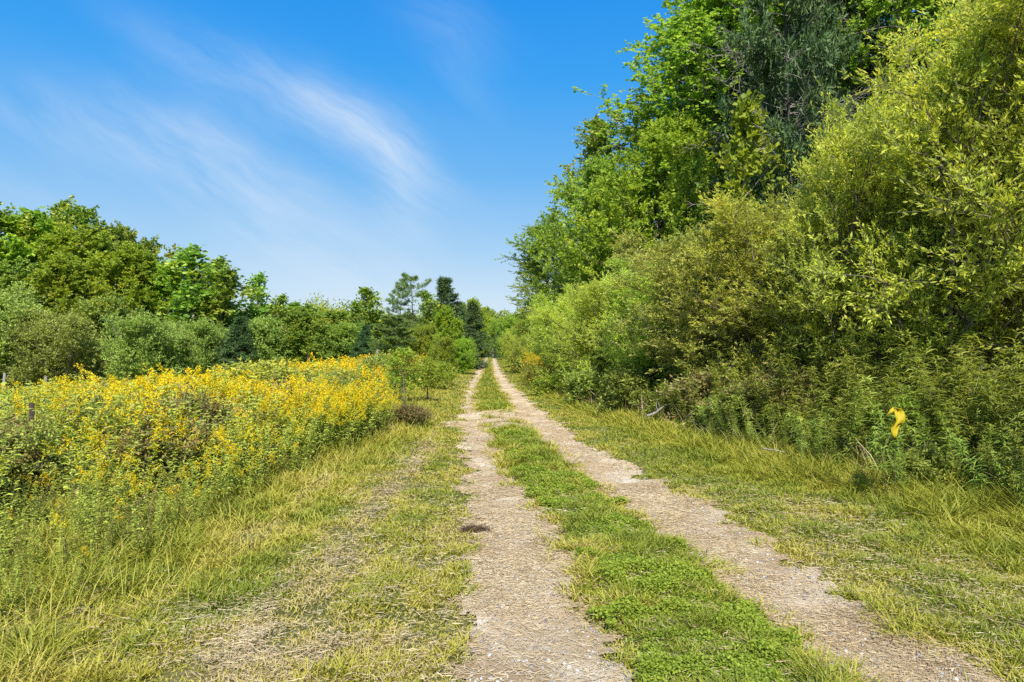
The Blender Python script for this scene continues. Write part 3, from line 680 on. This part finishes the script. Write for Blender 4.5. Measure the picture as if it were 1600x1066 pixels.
# the plants that show largest: the front rows toward the mown verge
front = (dep < 1.8) & (Y < 11.5) & (rg.random(len(X)) < .55)
fi = np.where(front)[0][:290]
pb = bloomp(X, Y)
for j in fi:
    bloom = rg.random() < np.clip(pb[j], .02, .95)
    v = int(rg.integers(0, 4)) if bloom else 4 + int(rg.integers(0, 3))
    r = bpy.data.objects.new('goldenrod_plant' if bloom else 'weed_plant', None); C.objects.link(r)
    s = float(hfac(X[j], Y[j]) * (.85 + .3 * rg.random()))
    r.location = (X[j], Y[j], float(height(X[j], Y[j])) - .02); r.scale = (s, s, s); r.rotation_euler = (rg.normal() * .17, rg.normal() * .17, rg.random() * 6.28)
    link('stem', GRm[v]['stem'], r); link('foliage', GRm[v]['leaf'], r)
    if bloom: link('flower_plume', GRm[v]['plume'], r)
    zone = 'near the bottom left corner' if Y[j] < 5.2 else 'between the corner and the brown bushes' if Y[j] < 7.5 else 'beside the bright goldenrod mound'
    if bloom: tag(r, 'goldenrod with yellow plume at the field edge ' + zone, 'goldenrod', 'blooming goldenrod ' + zone)
    else: tag(r, 'flowerless green leafy weed at the field edge ' + zone, 'weed', 'flowerless weeds ' + zone)
rest = np.ones(len(X), bool); rest[fi] = False
X, Y = X[rest], Y[rest]
b = rg.random(len(X)) < bloomp(X, Y)
vi = np.where(b, rg.integers(0, 4, len(X)), rg.integers(4, 6, len(X)))
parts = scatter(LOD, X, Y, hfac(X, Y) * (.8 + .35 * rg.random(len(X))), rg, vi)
X, Y = in_field(17000, 13, 46, rg, 3)
b = rg.random(len(X)) < np.clip(bloomp(X, Y) * 1.15, 0, 1)
vi = np.where(b, rg.integers(0, 4, len(X)), rg.integers(4, 6, len(X)))
parts += scatter(LOD2, X, Y, hfac(X, Y) * (.75 + .35 * rg.random(len(X))), rg, vi)
tag(link('goldenrod_field', mk_mesh('goldenrod_field', parts, [MAT['stem'], MAT['weedleaf'], MAT['plume']])), 'field of yellow goldenrod and weeds left of the track', 'wildflowers', kind='stuff')

BR = [weed_plant(260 + i, 1.0, 30, leaf=(.085, .024), plume=0, lean=.25) for i in range(3)]
X, Y = in_field(5200, 4.5, 16, rg); k = rg.random(len(X)) < sstep(.48, .62, noise(X, Y, .55, 44, 3)); Xa, Ya = X[k], Y[k]
p1 = scatter(BR, Xa, Ya, hfac(Xa, Ya) * (.95 + .35 * rg.random(len(Xa))), rg, rg.integers(0, 3, len(Xa)))
BR2 = [weed_plant(270 + i, 1.0, 14, leaf=(.14, .05), plume=0, lean=.25) for i in range(3)]
X, Y = in_field(9000, 15, 44, rg, 3); k = rg.random(len(X)) < sstep(.46, .60, noise(X, Y, .3, 45, 3)); Xa, Ya = X[k], Y[k]
p1 += scatter(BR2, Xa, Ya, hfac(Xa, Ya) * (.95 + .3 * rg.random(len(Xa))), rg, rg.integers(0, 3, len(Xa)))
tag(link('dry_weeds', mk_mesh('dry_weeds', p1, [MAT['stem'], MAT['brownleaf'], MAT['plume']])), 'brownish faded weeds in patches among the goldenrod', 'weeds', kind='stuff')

# dense weeds at the foot of the right hedge
RW = [weed_plant(400 + i, 1.25 + .15 * (i % 3), 110, leaf=(.19, .016), plume=90 if i == 0 else 0, lowbare=.24, lean=.2) for i in range(5)]
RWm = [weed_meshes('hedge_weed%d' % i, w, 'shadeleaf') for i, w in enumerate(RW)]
n = 1300
Y = rg.uniform(4.6, 30, n) ** 1.0; Y = 4.6 + (Y - 4.6) * rg.random(n) ** .7; dd = rg.random(n) ** 1.3 * 2.2; X = foot(Y) + .1 + dd + (noise(Y, 0 * Y, 1.3, 50) - .5) * 1.0
o = np.argsort(dd / 2 + np.abs(Y - 8) * .06); X, Y, dd = X[o], Y[o], dd[o]
for j in range(150):
    v = int(rg.integers(0, 5)) if rg.random() < .6 else 1 + int(rg.integers(0, 4))
    r = bpy.data.objects.new('hedge_weed', None); C.objects.link(r)
    s = float((.5 + .4 * min(dd[j], 1)) * (.6 + .75 * rg.random()))
    if Y[j] > 13: s *= .7
    r.location = (X[j], Y[j], float(height(X[j], Y[j])) - .02); r.scale = (s, s, s); r.rotation_euler = (rg.normal() * .2, rg.normal() * .2 - .1, rg.random() * 6.28)
    link('stem', RWm[v]['stem'], r); link('foliage', RWm[v]['leaf'], r)
    if v == 0:
        link('flower_plume', RWm[v]['plume'], r); tag(r, 'tall green weed with a small yellow plume at the hedge foot', 'weed', 'yellow-tipped weeds at the foot of the right hedge')
    else: tag(r, 'tall green narrow-leaved weed at the foot of the right hedge', 'weed', 'tall green weeds at the foot of the right hedge')
for k_, (dx_, dy_, s_) in enumerate(((.0, .12, .95), (-.16, .2, .8), (.14, .25, 1.0), (.05, -.1, .42))):
    r = bpy.data.objects.new('hedge_weed', None); C.objects.link(r); xx, yy = atpx(1397, 6.75) + dx_, 6.75 + dy_
    r.location = (xx, yy, float(height(xx, yy)) - .02); r.scale = (s_,) * 3; r.rotation_euler = (.05, -.04 * k_, k_ * 1.7)
    link('stem', RWm[1 + k_]['stem'], r); link('foliage', RWm[1 + k_]['leaf'], r)
    tag(r, 'green weed touching the yellow scrap of cloth', 'weed', 'weeds around the yellow scrap')
X2, Y2, d2 = X[150:], Y[150:], dd[150:]
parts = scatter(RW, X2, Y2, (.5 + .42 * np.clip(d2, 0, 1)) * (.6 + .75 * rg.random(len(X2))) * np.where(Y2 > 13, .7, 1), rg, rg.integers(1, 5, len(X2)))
tag(link('hedge_undergrowth', mk_mesh('hedge_undergrowth', parts, [MAT['stem'], MAT['shadeleaf'], MAT['plume']])), 'dense green undergrowth below the right-hand willows', 'undergrowth', kind='stuff')
# goldenrod clump right of the track further on
for j in range(26):
    r = bpy.data.objects.new('goldenrod_plant', None); C.objects.link(r)
    yy = 26.5 + rg.normal() * .7; xx = 1.05 + rg.normal() * .28; v = int(rg.integers(0, 4))
    r.location = (xx, yy, float(height(xx, yy))); s = .95 + .2 * rg.random(); r.scale = (s, s, s); r.rotation_euler = (0, 0, rg.random() * 6)
    link('stem', GRm[v]['stem'], r); link('foliage', GRm[v]['leaf'], r); link('flower_plume', GRm[v]['plume'], r)
    tag(r, 'goldenrod in the small yellow clump at the hedge foot, right of the track', 'goldenrod', 'goldenrod clump right of the track')

# low shrubs standing in the field
FS = [
 ('thicket', 95, 688, 7.6, 150, 'brown-leaved low bush below the nearest fence post', None),
 ('thicket', 190, 705, 8.0, 110, 'reddish brown low bush beside the brown-leaved one', None),
 ('thicket', 335, 640, 10.5, 140, 'grey-brown bramble near the third fence post', None),
 ('thicket1', 405, 556, 14, 190, 'wide arching yellow-green shrub standing highest in the field', None),
 ('thicket1', 310, 584, 14.5, 130, 'lower yellowing shrub left of the arching one', 'brownleaf'),
 ('thicket1', 480, 578, 19, 130, 'yellowing shrub right of the arching one', None),
 ('thicket', 560, 566, 22, 80, 'grey-leaved shrub left of the sapling', 'silver'),
 ('thicket', 590, 545, 25, 80, 'grey shrub behind the bright goldenrod mound', 'silver'),
 ('thicket1', 668, 560, 24, 80, 'green-yellow shrub right of the sapling', 'ash'),
 ('thicket', 640, 625, 13.5, 70, 'dark twiggy bush at the foot of the sapling', None),
 ('thicket', 440, 612, 13.5, 100, 'twiggy yellowing bush left of the goldenrod mound', 'sumac'),
]
for k, px, py, Y, w, lb, lm in FS:
    put(k, 'field_shrub', 'shrub', lb, px, py, Y, w, None, lm, SH)
rs = np.random.default_rng(4)
PL = [(-30, 660), (140, 650), (250, 665), (60, 610), (170, 620), (120, 600), (260, 610), (360, 610), (430, 600), (500, 600), (300, 640), (220, 600), (20, 720), (140, 690), (450, 615), (530, 590)]
for i, (px, py) in enumerate(PL):
    Y = float(np.clip(560 / (py - 540) * 1.55, 6.5, 26)); 
    if py > 650: Y = 7.3 + rs.random()
    plant('thicket' if i % 3 else 'thicket1', 'bramble', 'shrub', ('brown-leaved', 'dull green', 'rust-tinged', 'yellowing')[i % 4] + ' twiggy bramble scattered low among the goldenrod', atpx(px, Y), Y, float(height(atpx(px, Y), Y)) + (.8 if py > 650 else 1.05) + .15 * rs.random(), 1.0 + .6 * rs.random(), rs.random() * 6, ('brown-leaved', 'dull green', 'rust-tinged', 'yellowing')[i % 4] + ' brambles in the goldenrod field', ['brownleaf', 'silver', 'brownleaf', 'sumac' if py < 650 else 'brownleaf'][i % 4], SH)
put('sapling', 'sapling', 'tree', 'slender sapling with thin dark trunk by the left verge', 633, 540, 14.5, 95)
put('sapling', 'sapling', 'tree', 'leafier sapling behind the thin-trunked one', 612, 548, 18, 90, None, 'sumac')
put('sapling', 'sapling', 'tree', 'short sapling at the right of the other two', 668, 556, 19, 60, None, 'ash')

#@@GRASS
rg = np.random.default_rng(900)
def strip(n, y0, y1, fl, fr, rg, pw=1.0):
    Y = y0 * (y1 / y0) ** (rg.random(n) ** pw); L_, R_ = fl(Y), fr(Y); X = L_ + (R_ - L_) * rg.random(n); return X, Y
def grass(name, label, cat, sets, mat):
    parts = []
    for (X, Y, h, w, lie, cl) in sets:
        n = len(X); P = np.stack([X, Y, height(X, Y) - .004 + (.035 * rg.random(n) * (dirt(X, Y) < -.08) if name == 'straw_litter' else 0)], 1)
        az = rg.random(n) * 6.28 + 0; dx, dy = np.cos(az), np.sin(az)
        D = np.stack([dx * lie, dy * lie, np.ones(n) * (1.05 - np.clip(lie, 0, 1.0)) + .02], 1)
        bend = np.stack([dx, dy, -.35 - 0 * dx], 1) * (.15 + .45 * rg.random((n, 1)))
        bend[lie > .9] *= .15
        fc = np.stack([dx, dy, -.3 * np.ones(n)], 1) + rg.normal(size=(n, 3)) * .5
        fc[lie > .9] = np.array([0, 0, 1.]) + rg.normal(size=((lie > .9).sum(), 3)) * .4
        V, Q = blades(P, D, h, w, bend, rg, fc)
        parts.append((V, Q, np.repeat(cl, 2), np.repeat(rg.random(n), 2), 0))
    return tag(link(name, mk_mesh(name, parts, [MAT[mat]])), label, cat, kind='stuff')
def verge_set(X, Y, dry, hh, keepdirt=-.03):
    """dry = 0..1 field of dryness; returns standing blades thinned on the tracks"""
    dm = dirt(X, Y); tf = sstep(.60, .70, noise(X, Y, 4.5, 92, 2)) * .5; k = rg.random(len(X)) < np.clip(.015 + tf, 0, 1) + .98 * (1 - sstep(-.10, .09, dm + (noise(X, Y, 7, 67, 2) - .5) * .25))
    X, Y, dry, hh = X[k], Y[k], dry[k], hh[k]; n = len(X)
    tuft = sstep(.35, .75, noise(X, Y, 5.5, 61, 3)); h = hh * (.5 + 1.5 * tuft) * (.55 + .8 * rg.random(n))
    w = .0036 + .0011 * np.clip(Y, 2, 60)* .55
    lie = np.where(rg.random(n) < dry * .75, 1.0, .25 + .5 * rg.random(n))
    cl = np.clip(dry * .8 + (noise(X, Y, 1.7, 62, 3) - .5) * 1.1 + (noise(X, Y, 7, 69, 2) - .5) * .7 - .12 * tuft + .12, 0, 1)
    return X, Y, h, w, lie, cl
# left verge
sets = []
for n, y0, y1 in ((210000, 2.2, 9), (120000, 9, 26), (60000, 26, 90)):
    X, Y = strip(n, y0, y1, lambda Y: np.maximum(weed(Y) - 1.7, -.8 * Y - 1.2), lambda Y: tr(Y)[0] + .12, rg)
    e = (X - weed(Y)) / (tr(Y)[0] - weed(Y) + 1e-6)
    band = (np.exp(-((X + 1.32 + .06 * np.sin(Y * 1.1)) / .16) ** 2) + .8 * np.exp(-((X + 2.25 + .1 * np.sin(Y * .8)) / .16) ** 2)) * (noise(X, Y, 1.5, 90, 2) + .35) * (Y < 14)
    hay = np.exp(-(((X + 1.15) / .55) ** 2 + ((Y - 3.65) / .55) ** 2)) + .6 * np.exp(-(((X + 3.2) / .6) ** 2 + ((Y - 4.3) / .5) ** 2))
    dry = np.clip(.21 + .8 * band + .6 * hay + .6 * (noise(X, Y, 1.2, 63, 3) - .42) + .22 * sstep(.75, 1, e), 0, 1)
    hh = .045 + .06 * (1 - sstep(0.0, .4, e)) + .015 * (Y > 12)
    sets.append(verge_set(X, Y, dry, hh))
grass('verge_grass', 'mown yellow-green grass of the verge left of the track', 'grass', sets, 'grass')
# taller rank grass between the mown verge and the weeds
sets = []
for n, y0, y1 in ((5500, 2.0, 9), (9000, 9, 30), (9000, 30, 60)):
    X, Y = strip(n, y0, y1, lambda Y: weed(Y) - .8, lambda Y: weed(Y) + 1.0, rg)
    k = rg.random(n) < sstep(.35, .6, noise(X, Y, 1.3, 80, 3) + .15 - .25 * sstep(.2, 1, X - weed(Y))); X, Y = X[k], Y[k]; n = len(X)
    h = (.13 + .20 * rg.random(n)) * (1 - .5 * sstep(0, 1, X - weed(Y)))
    sets.append((X, Y, h, .0028 + .0006 * Y, .2 + .4 * rg.random(n), np.clip(.25 + .9 * (noise(X, Y, .9, 81, 3) - .4) + .25 * rg.random(n), 0, 1)))
X, Y = in_field(16000, 4.5, 40, rg, 2); n = len(X); k = rg.random(n) < sstep(.42, .62, noise(X, Y, .7, 96, 3)); X, Y = X[k], Y[k]; n = len(X)
sets.append((X, Y, (.55 + .5 * rg.random(n)) * np.clip(hfac(X, Y) * 1.15, .3, 1.1), .0035 + .0008 * Y, .05 + .25 * rg.random(n), np.clip(.55 + .45 * rg.random(n), 0, 1)))
for n, y0, y1 in ((14000, 3.0, 9), (12000, 9, 30)):
    X, Y = strip(n, y0, y1, lambda Y: foot(Y) - .55, lambda Y: foot(Y) + .5, rg)
    k = rg.random(n) < sstep(.35, .6, noise(X, Y, 1.6, 82, 3) + .1); X, Y = X[k], Y[k]; n = len(X)
    sets.append((X, Y, .15 + .3 * rg.random(n), .003 + .0006 * Y, .3 + .5 * rg.random(n), np.clip(.0 + .8 * (noise(X, Y, .9, 83, 3) - .4) + .3 * rg.random(n), 0, 1)))
grass('tall_grass', 'long uncut grass along the edge of the goldenrod field', 'tall grass', sets, 'grass')
# right verge
sets = []
for n, y0, y1 in ((150000, 2.6, 9), (90000, 9, 26), (50000, 26, 90)):
    X, Y = strip(n, y0, y1, lambda Y: tr(Y)[3] - .15, lambda Y: foot(Y) + .7, rg)
    e = (X - tr(Y)[3]) / (foot(Y) - tr(Y)[3] + 1e-6)
    dry = np.clip(.10 + .5 * (noise(X, Y, 1.1, 64, 3) - .4) + .25 * (1 - sstep(0, .15, e)) + .3 * np.exp(-((e - .85) / .15) ** 2), 0, 1)
    hh = .05 + .12 * sstep(.35, 1, e)
    sets.append(verge_set(X, Y, dry, hh))
grass('hedge_side_grass', 'longer soft grass between right wheel rut and hedge', 'grass', sets, 'grass')
# centre strip: grass over all of it, clover in the near part
sets = []
for n, y0, y1 in ((70000, 2.6, 9), (70000, 9, 26), (40000, 26, 90)):
    X, Y = strip(n, y0, y1, lambda Y: tr(Y)[1] - .15, lambda Y: tr(Y)[2] + .15, rg)
    e = np.abs((X - tr(Y)[1]) / (tr(Y)[2] - tr(Y)[1] + 1e-6) - .5) * 2
    dry = np.clip(.06 + .6 * (noise(X, Y, 1.6, 65, 3) - .35) + .5 * sstep(.5, 1, e), 0, 1)
    sets.append(verge_set(X, Y, dry, np.full(len(X), .065) + .02 * (Y > 9)))
grass('centre_strip_grass', 'short grass growing on the strip between the wheel ruts', 'grass', sets, 'grass')
X, Y = strip(260000, 2.5, 20, lambda Y: tr(Y)[1] - .1, lambda Y: tr(Y)[2] + .05, rg)
cov = noise(X, Y, 2.2, 66, 3); e = np.abs((X - tr(Y)[1]) / (tr(Y)[2] - tr(Y)[1]) - .47) * 2
k = (dirt(X, Y) < -.04) & (rg.random(len(X)) < sstep(.36, .52, cov + .15 - .28 * sstep(.5, 1, e)) * np.clip(1.35 - Y * .05, .3, 1)); X, Y, cov = X[k], Y[k], cov[k]
n = len(X); hz = .01 + .13 * cov * sstep(.3, .7, noise(X, Y, 6, 68, 2)) * rg.random(n) ** .6
P = np.stack([X, Y, height(X, Y) + hz], 1); D = rg.normal(size=(n, 3)); D[:, 2] *= .35
sz = (.0105 + .0012 * Y) * (.7 + .6 * rg.random(n))
V, Q = leaves(P, D, sz, sz * .85, rg, 1.0, .55, .1)
tag(link('clover', mk_mesh('clover', [(V, Q, np.clip(cov + (rg.random(n) - .5) * .3, 0, 1), rg.random(n), 0)], [MAT['clover']])), 'bright green clover on the strip between the ruts', 'clover', kind='stuff')
# litter of cut grass and straw
sets = []
for n, y0, y1 in ((330000, 2.2, 8), (130000, 8, 40)):
    X, Y = strip(n, y0, y1, lambda Y: tr(Y)[0] - 1.3, lambda Y: tr(Y)[3] + .9, rg)
    dm = dirt(X, Y); cov = noise(X, Y, 1.4, 70, 3)
    leftness = sstep(1.1, .6, X - tr(Y)[1])
    pr = np.where(dm > -.05, .16 + .7 * sstep(.44, .62, cov + .1 * leftness), .09)
    k = rg.random(n) < pr; X, Y = X[k], Y[k]
    if y0 < 5:
        hx = np.concatenate([rg.normal(-1.15, .42, 9000), rg.normal(-3.0, .4, 4000), rg.normal(-1.35, .12, 6000), rg.normal(3.1, .35, 3500)]); hy = np.concatenate([rg.normal(3.7, .45, 9000), rg.normal(4.1, .4, 4000), 3.2 + 8 * rg.random(6000), 4.2 + 3 * rg.random(3500)])
        kk = rg.random(len(hx)) < sstep(.35, .6, noise(hx, hy, 2.5, 91, 2) + .08); X = np.concatenate([X, hx[kk]]); Y = np.concatenate([Y, hy[kk]])
    n = len(X)
    sets.append((X, Y + 0, .014 + .06 * rg.random(n) ** 2, .0019 + .0005 * Y, np.ones(n), np.clip(noise(X, Y, 2, 71) + .1, 0, 1)))
for s_ in sets: pass
sl = grass('straw_litter', 'dry cut straw scattered over the ruts and verges', 'straw', sets, 'straw'); sl.location.z = .024
# dry standing stalks in the hedge foot
n = 2600; Y = 5.0 + 22 * rg.random(n) ** 1.8; X = foot(Y) + .0 + .9 * rg.random(n); k = rg.random(n) < sstep(.35, .65, noise(X, Y, 1.8, 95, 2)); X, Y = X[k], Y[k]; n = len(X)
grass('dry_stalks', 'pale dry stalks standing among the weeds at the hedge foot', 'dry grass', [(X, Y, .25 + .6 * rg.random(n), .004 + .0004 * Y, .1 + .45 * rg.random(n), rg.random(n) * .8)], 'straw')
# pebbles on the bare dirt
n = 9000; X, Y = strip(n, 2.3, 16, lambda Y: tr(Y)[0], lambda Y: tr(Y)[3], rg); k = dirt(X, Y) > .02; X, Y = X[k], Y[k]; n = len(X)
sz = .003 + .008 * rg.random(n) ** 3
cube = np.array([[-1, -1, -1], [1, -1, -1], [1, 1, -1], [-1, 1, -1], [-.6, -.6, .8], [.7, -.5, .7], [.5, .7, .9], [-.6, .5, .7]])
cq = np.array([[4, 5, 6, 7], [0, 1, 5, 4], [1, 2, 6, 5], [2, 3, 7, 6], [3, 0, 4, 7]])
V = cube[None] * sz[:, None, None] * (1 + .35 * rg.normal(size=(n, 8, 3))) * [1, 1, .6] + np.stack([X, Y, height(X, Y) + .017 + sz * .2], 1)[:, None]
Q = (cq[None] + (np.arange(n) * 8)[:, None, None]).reshape(-1, 4)
def stonemat():
    m, nt, n_, l = newmat('pebble'); out = n_.new('ShaderNodeOutputMaterial'); p = n_.new('ShaderNodeBsdfPrincipled'); p.inputs['Roughness'].default_value = .85
    a = n_.new('ShaderNodeAttribute'); a.attribute_name = 'rn'; r = ramp(n_, [(0, (.16, .14, .12)), (.6, (.30, .28, .25)), (1, (.46, .44, .41))]); l.new(a.outputs['Fac'], r.inputs[0]); l.new(r.outputs[0], p.inputs['Base Color']); l.new(p.outputs[0], out.inputs[0]); return m
MAT['stone'] = stonemat()
tag(link('gravel', mk_mesh('gravel', [(V.reshape(-1, 3), Q, .5, np.repeat(rg.random(n), 5), 0)], [MAT['stone']])), 'pale pebbles and grit in the wheel ruts', 'gravel', kind='stuff')

#@@SMALL
def rustmat():
    return barkmat('rusty_steel', (.018, .012, .010), (.05, .028, .02), 40)
MAT['rust'] = rustmat(); MAT['greywood'] = barkmat('weathered_wood', (.18, .165, .15), (.36, .33, .30), 20)
def box(cx, cy, z0, z1, wx, wy):
    V = np.array([[cx + sx * wx / 2, cy + sy * wy / 2, z] for z in (z0, z1) for sx, sy in ((-1, -1), (1, -1), (1, 1), (-1, 1))], float)
    return V, np.array([[0, 3, 2, 1], [4, 5, 6, 7], [0, 1, 5, 4], [1, 2, 6, 5], [2, 3, 7, 6], [3, 0, 4, 7]])
posts = [(55, 629, 8.4, 'near dark steel fence post sticking up out of the goldenrod'), (213, 618, 11.6, 'second fence post, mostly buried in brown weeds'),
         (311, 612, 15.5, 'third fence post behind the grey-brown bramble')]
tops = []
for px, py, Y, lb in posts:
    x = atpx(px, Y); g = float(height(x, Y)); zt = topz(py, Y); 
    if zt - g < .6: zt = g + 1.25
    me = mk_mesh('fence_post', [(*box(0, 0, 0, zt - g, .058, .008), .5, .5, 0), (*box(0, .025, 0, zt - g - .004, .008, .042), .5, .5, 0)], [MAT['rust']])
    o = link('fence_post', me); o.location = (x, Y, g); o.rotation_euler = (.03, -.03, .4); tag(o, lb, 'fence post', 'fence posts in the left field'); tops.append((x, Y, g))
for px, py, Y, lb in ((5, 583, 31, 'grey wooden fence post far off at the left edge of the field'), (68, 588, 31, 'grey wooden fence post far off under the bushy trees')):
    x = atpx(px, Y); g = float(height(x, Y)); P = limbs(np.array([[0, 0, 0.]]), np.array([[.02, 0, 1.]]), np.array([topz(py, Y) - g]), 4, 0, .02, rg)
    o = link('wooden_fence_post', mk_mesh('wooden_fence_post', [(*tubes(P, .075, .06, 8), .5, .5, 0), ], [MAT['greywood']], True)); o.location = (x, Y, g); tag(o, lb, 'fence post', 'grey wooden posts at the far side of the field')
for hgt, lb in ((1.0, 'upper rusty fence wire strung between the steel posts'), (.62, 'lower rusty fence wire half hidden in the weeds')):
    pts = []
    ext = [(tops[0][0] + .9, tops[0][1] - 4.2, tops[0][2])] + tops + [(tops[-1][0] - 1.0, tops[-1][1] + 5, tops[-1][2])]
    for a_, b_ in zip(ext[:-1], ext[1:]):
        for t in np.linspace(0, 1, 9)[:-1]:
            pts.append([a_[0] + (b_[0] - a_[0]) * t, a_[1] + (b_[1] - a_[1]) * t - .03, a_[2] + (b_[2] - a_[2]) * t + hgt - .12 * math.sin(math.pi * t)])
    o = link('fence_wire', mk_mesh('fence_wire', [(*tubes(np.array([pts]), .0035, .0035, 5), .5, .5, 0)], [MAT['rust']])); tag(o, lb, 'wire')

# clod of dried mud and grass on the left rut
def clod():
    m = 900; rg2 = np.random.default_rng(8); P = rg2.normal(size=(m, 3)) * [.055, .03, .014]; P[:, 2] = np.abs(P[:, 2]) + .004
    V, Q = blades(P, rg2.normal(size=(m, 3)), np.full(m, .035), np.full(m, .005), rg2.normal(size=(m, 3)) * .4, rg2)
    th = np.linspace(0, 2 * math.pi, 13)[:-1]; ring = []
    for f, z in ((1, .0), (.85, .02), (.5, .034), (.08, .04)):
        rr = f * (1 + .2 * np.sin(th * 3)); ring.append(np.stack([.075 * rr * np.cos(th), .042 * rr * np.sin(th), z + 0 * th], 1))
    BV = np.concatenate(ring); BQ = np.array([[r * 12 + i, r * 12 + (i + 1) % 12, (r + 1) * 12 + (i + 1) % 12, (r + 1) * 12 + i] for r in range(3) for i in range(12)])
    x, y = atpx(741, 5.88), 5.88
    o = link('mud_clod', mk_mesh('mud_clod', [(BV, BQ, .5, .5, 0), (V, Q, .5, .5, 0)], [MAT['mud']])); o.location = (x, y, float(height(x, y)) + .018)
    tag(o, 'small dark clod of dried mud and roots lying on the left wheel rut', 'clod')
MAT['mud'] = barkmat('dry_mud', (.05, .032, .016), (.13, .085, .04), 60); clod()

# yellow scrap of cloth caught in the weeds
def cloth():
    m, nt, n, l = newmat('yellow_cloth'); out = n.new('ShaderNodeOutputMaterial'); p = n.new('ShaderNodeBsdfPrincipled'); p.inputs['Base Color'].default_value = (.55, .44, .012, 1); p.inputs['Roughness'].default_value = .6
    t = n.new('ShaderNodeBsdfTranslucent'); t.inputs['Color'].default_value = (.7, .55, .02, 1); mx = n.new('ShaderNodeMixShader'); mx.inputs[0].default_value = .3
    l.new(p.outputs[0], mx.inputs[1]); l.new(t.outputs[0], mx.inputs[2]); l.new(mx.outputs[0], out.inputs[0])
    Y = 6.75; s = Y / F * .74
    rows = [(-13, 0, 5), (-5, -6, 9), (6, -7, 16), (12, -1, 19), (14, 8, 19), (14, 16, 17), (13, 23, 12), (8, 27, 7), (5, 34, 7), (4, 42, 5), (2, 50, 2)]
    # (centre offset x, down, half width) in photo pixels at this distance; a drooping ribbon of fabric with folds
    rows = [(2, -8, 3), (6, -6, 8), (10, 0, 11), (12, 8, 12), (12, 16, 12), (10, 22, 11), (5, 27, 8), (2, 36, 7), (1, 46, 5), (-1, 54, 2)]
    K = 9; V = []
    for i, (cx, dn, hw) in enumerate(rows):
        for j in range(K):
            q = j / (K - 1) * 2 - 1
            V.append([(cx + q * hw) * s, .016 * math.sin(q * 5 + i * .8) + .015 * math.sin(i * 1.1), -dn * s])
    Vt = np.array(V); Qf = np.array([[i * K + j, i * K + j + 1, (i + 1) * K + j + 1, (i + 1) * K + j] for i in range(len(rows) - 1) for j in range(K - 1)])
    arm = []
    for i, (cx, dn, hw) in enumerate([(4, -6, 2), (-4, -3, 5), (-10, 2, 5), (-15, 8, 2)]):
        for j in range(4):
            q = j / 3 * 2 - 1; arm.append([(cx + q * 1.2) * s, .01 * math.sin(i + q), (-dn + q * hw) * s])
    Va = np.array(arm); Qa = np.array([[i * 4 + j, i * 4 + j + 1, (i + 1) * 4 + j + 1, (i + 1) * 4 + j] for i in range(3) for j in range(3)])
    me = mk_mesh('yellow_cloth', [(Vt, Qf, .5, .5, 0), (Va, Qa, .5, .5, 0)], [m], True)
    o = link('yellow_cloth', me); x = atpx(1397, Y); o.location = (x, Y, topz(643, Y))
    sm = o.modifiers.new('thickness', 'SOLIDIFY'); sm.thickness = .004
    tag(o, 'bright yellow scrap of cloth caught in the green weeds of the hedge', 'cloth')
cloth()
# fallen grey branches in the hedge foot
for (px0, py0, px1, py1, Y, rad, lb) in ((1010, 650, 1085, 636, 12.6, .022, 'fallen grey branch poking out of the hedge foot'), (1190, 700, 1290, 745, 9.0, .012, 'thin dry stalk lying on grass below the tall weeds')):
    A = np.array([atpx(px0, Y), Y, max(topz(py0, Y), .1)]); B = np.array([atpx(px1, Y), Y + .5, max(topz(py1, Y), .14)])
    P = limbs(np.zeros((1, 3)), (B - A)[None], np.array([np.linalg.norm(B - A)]), 8, .0, .08, rg)
    P2, D2, L2, _, _ = children(P, np.array([1.]), 5, .3, .95, 25, 55, lambda u, L: .3 + 0 * u, rg)
    o = link('fallen_branch', mk_mesh('fallen_branch', [(*tubes(P, rad, rad * .4, 7), .5, .5, 0), (*tubes(limbs(P2, D2, L2, 4, 0, .15, rg), rad * .35, .002, 4), .5, .5, 0)], [MAT['deadwood']], True)); o.location = A
    tag(o, lb, 'branch')
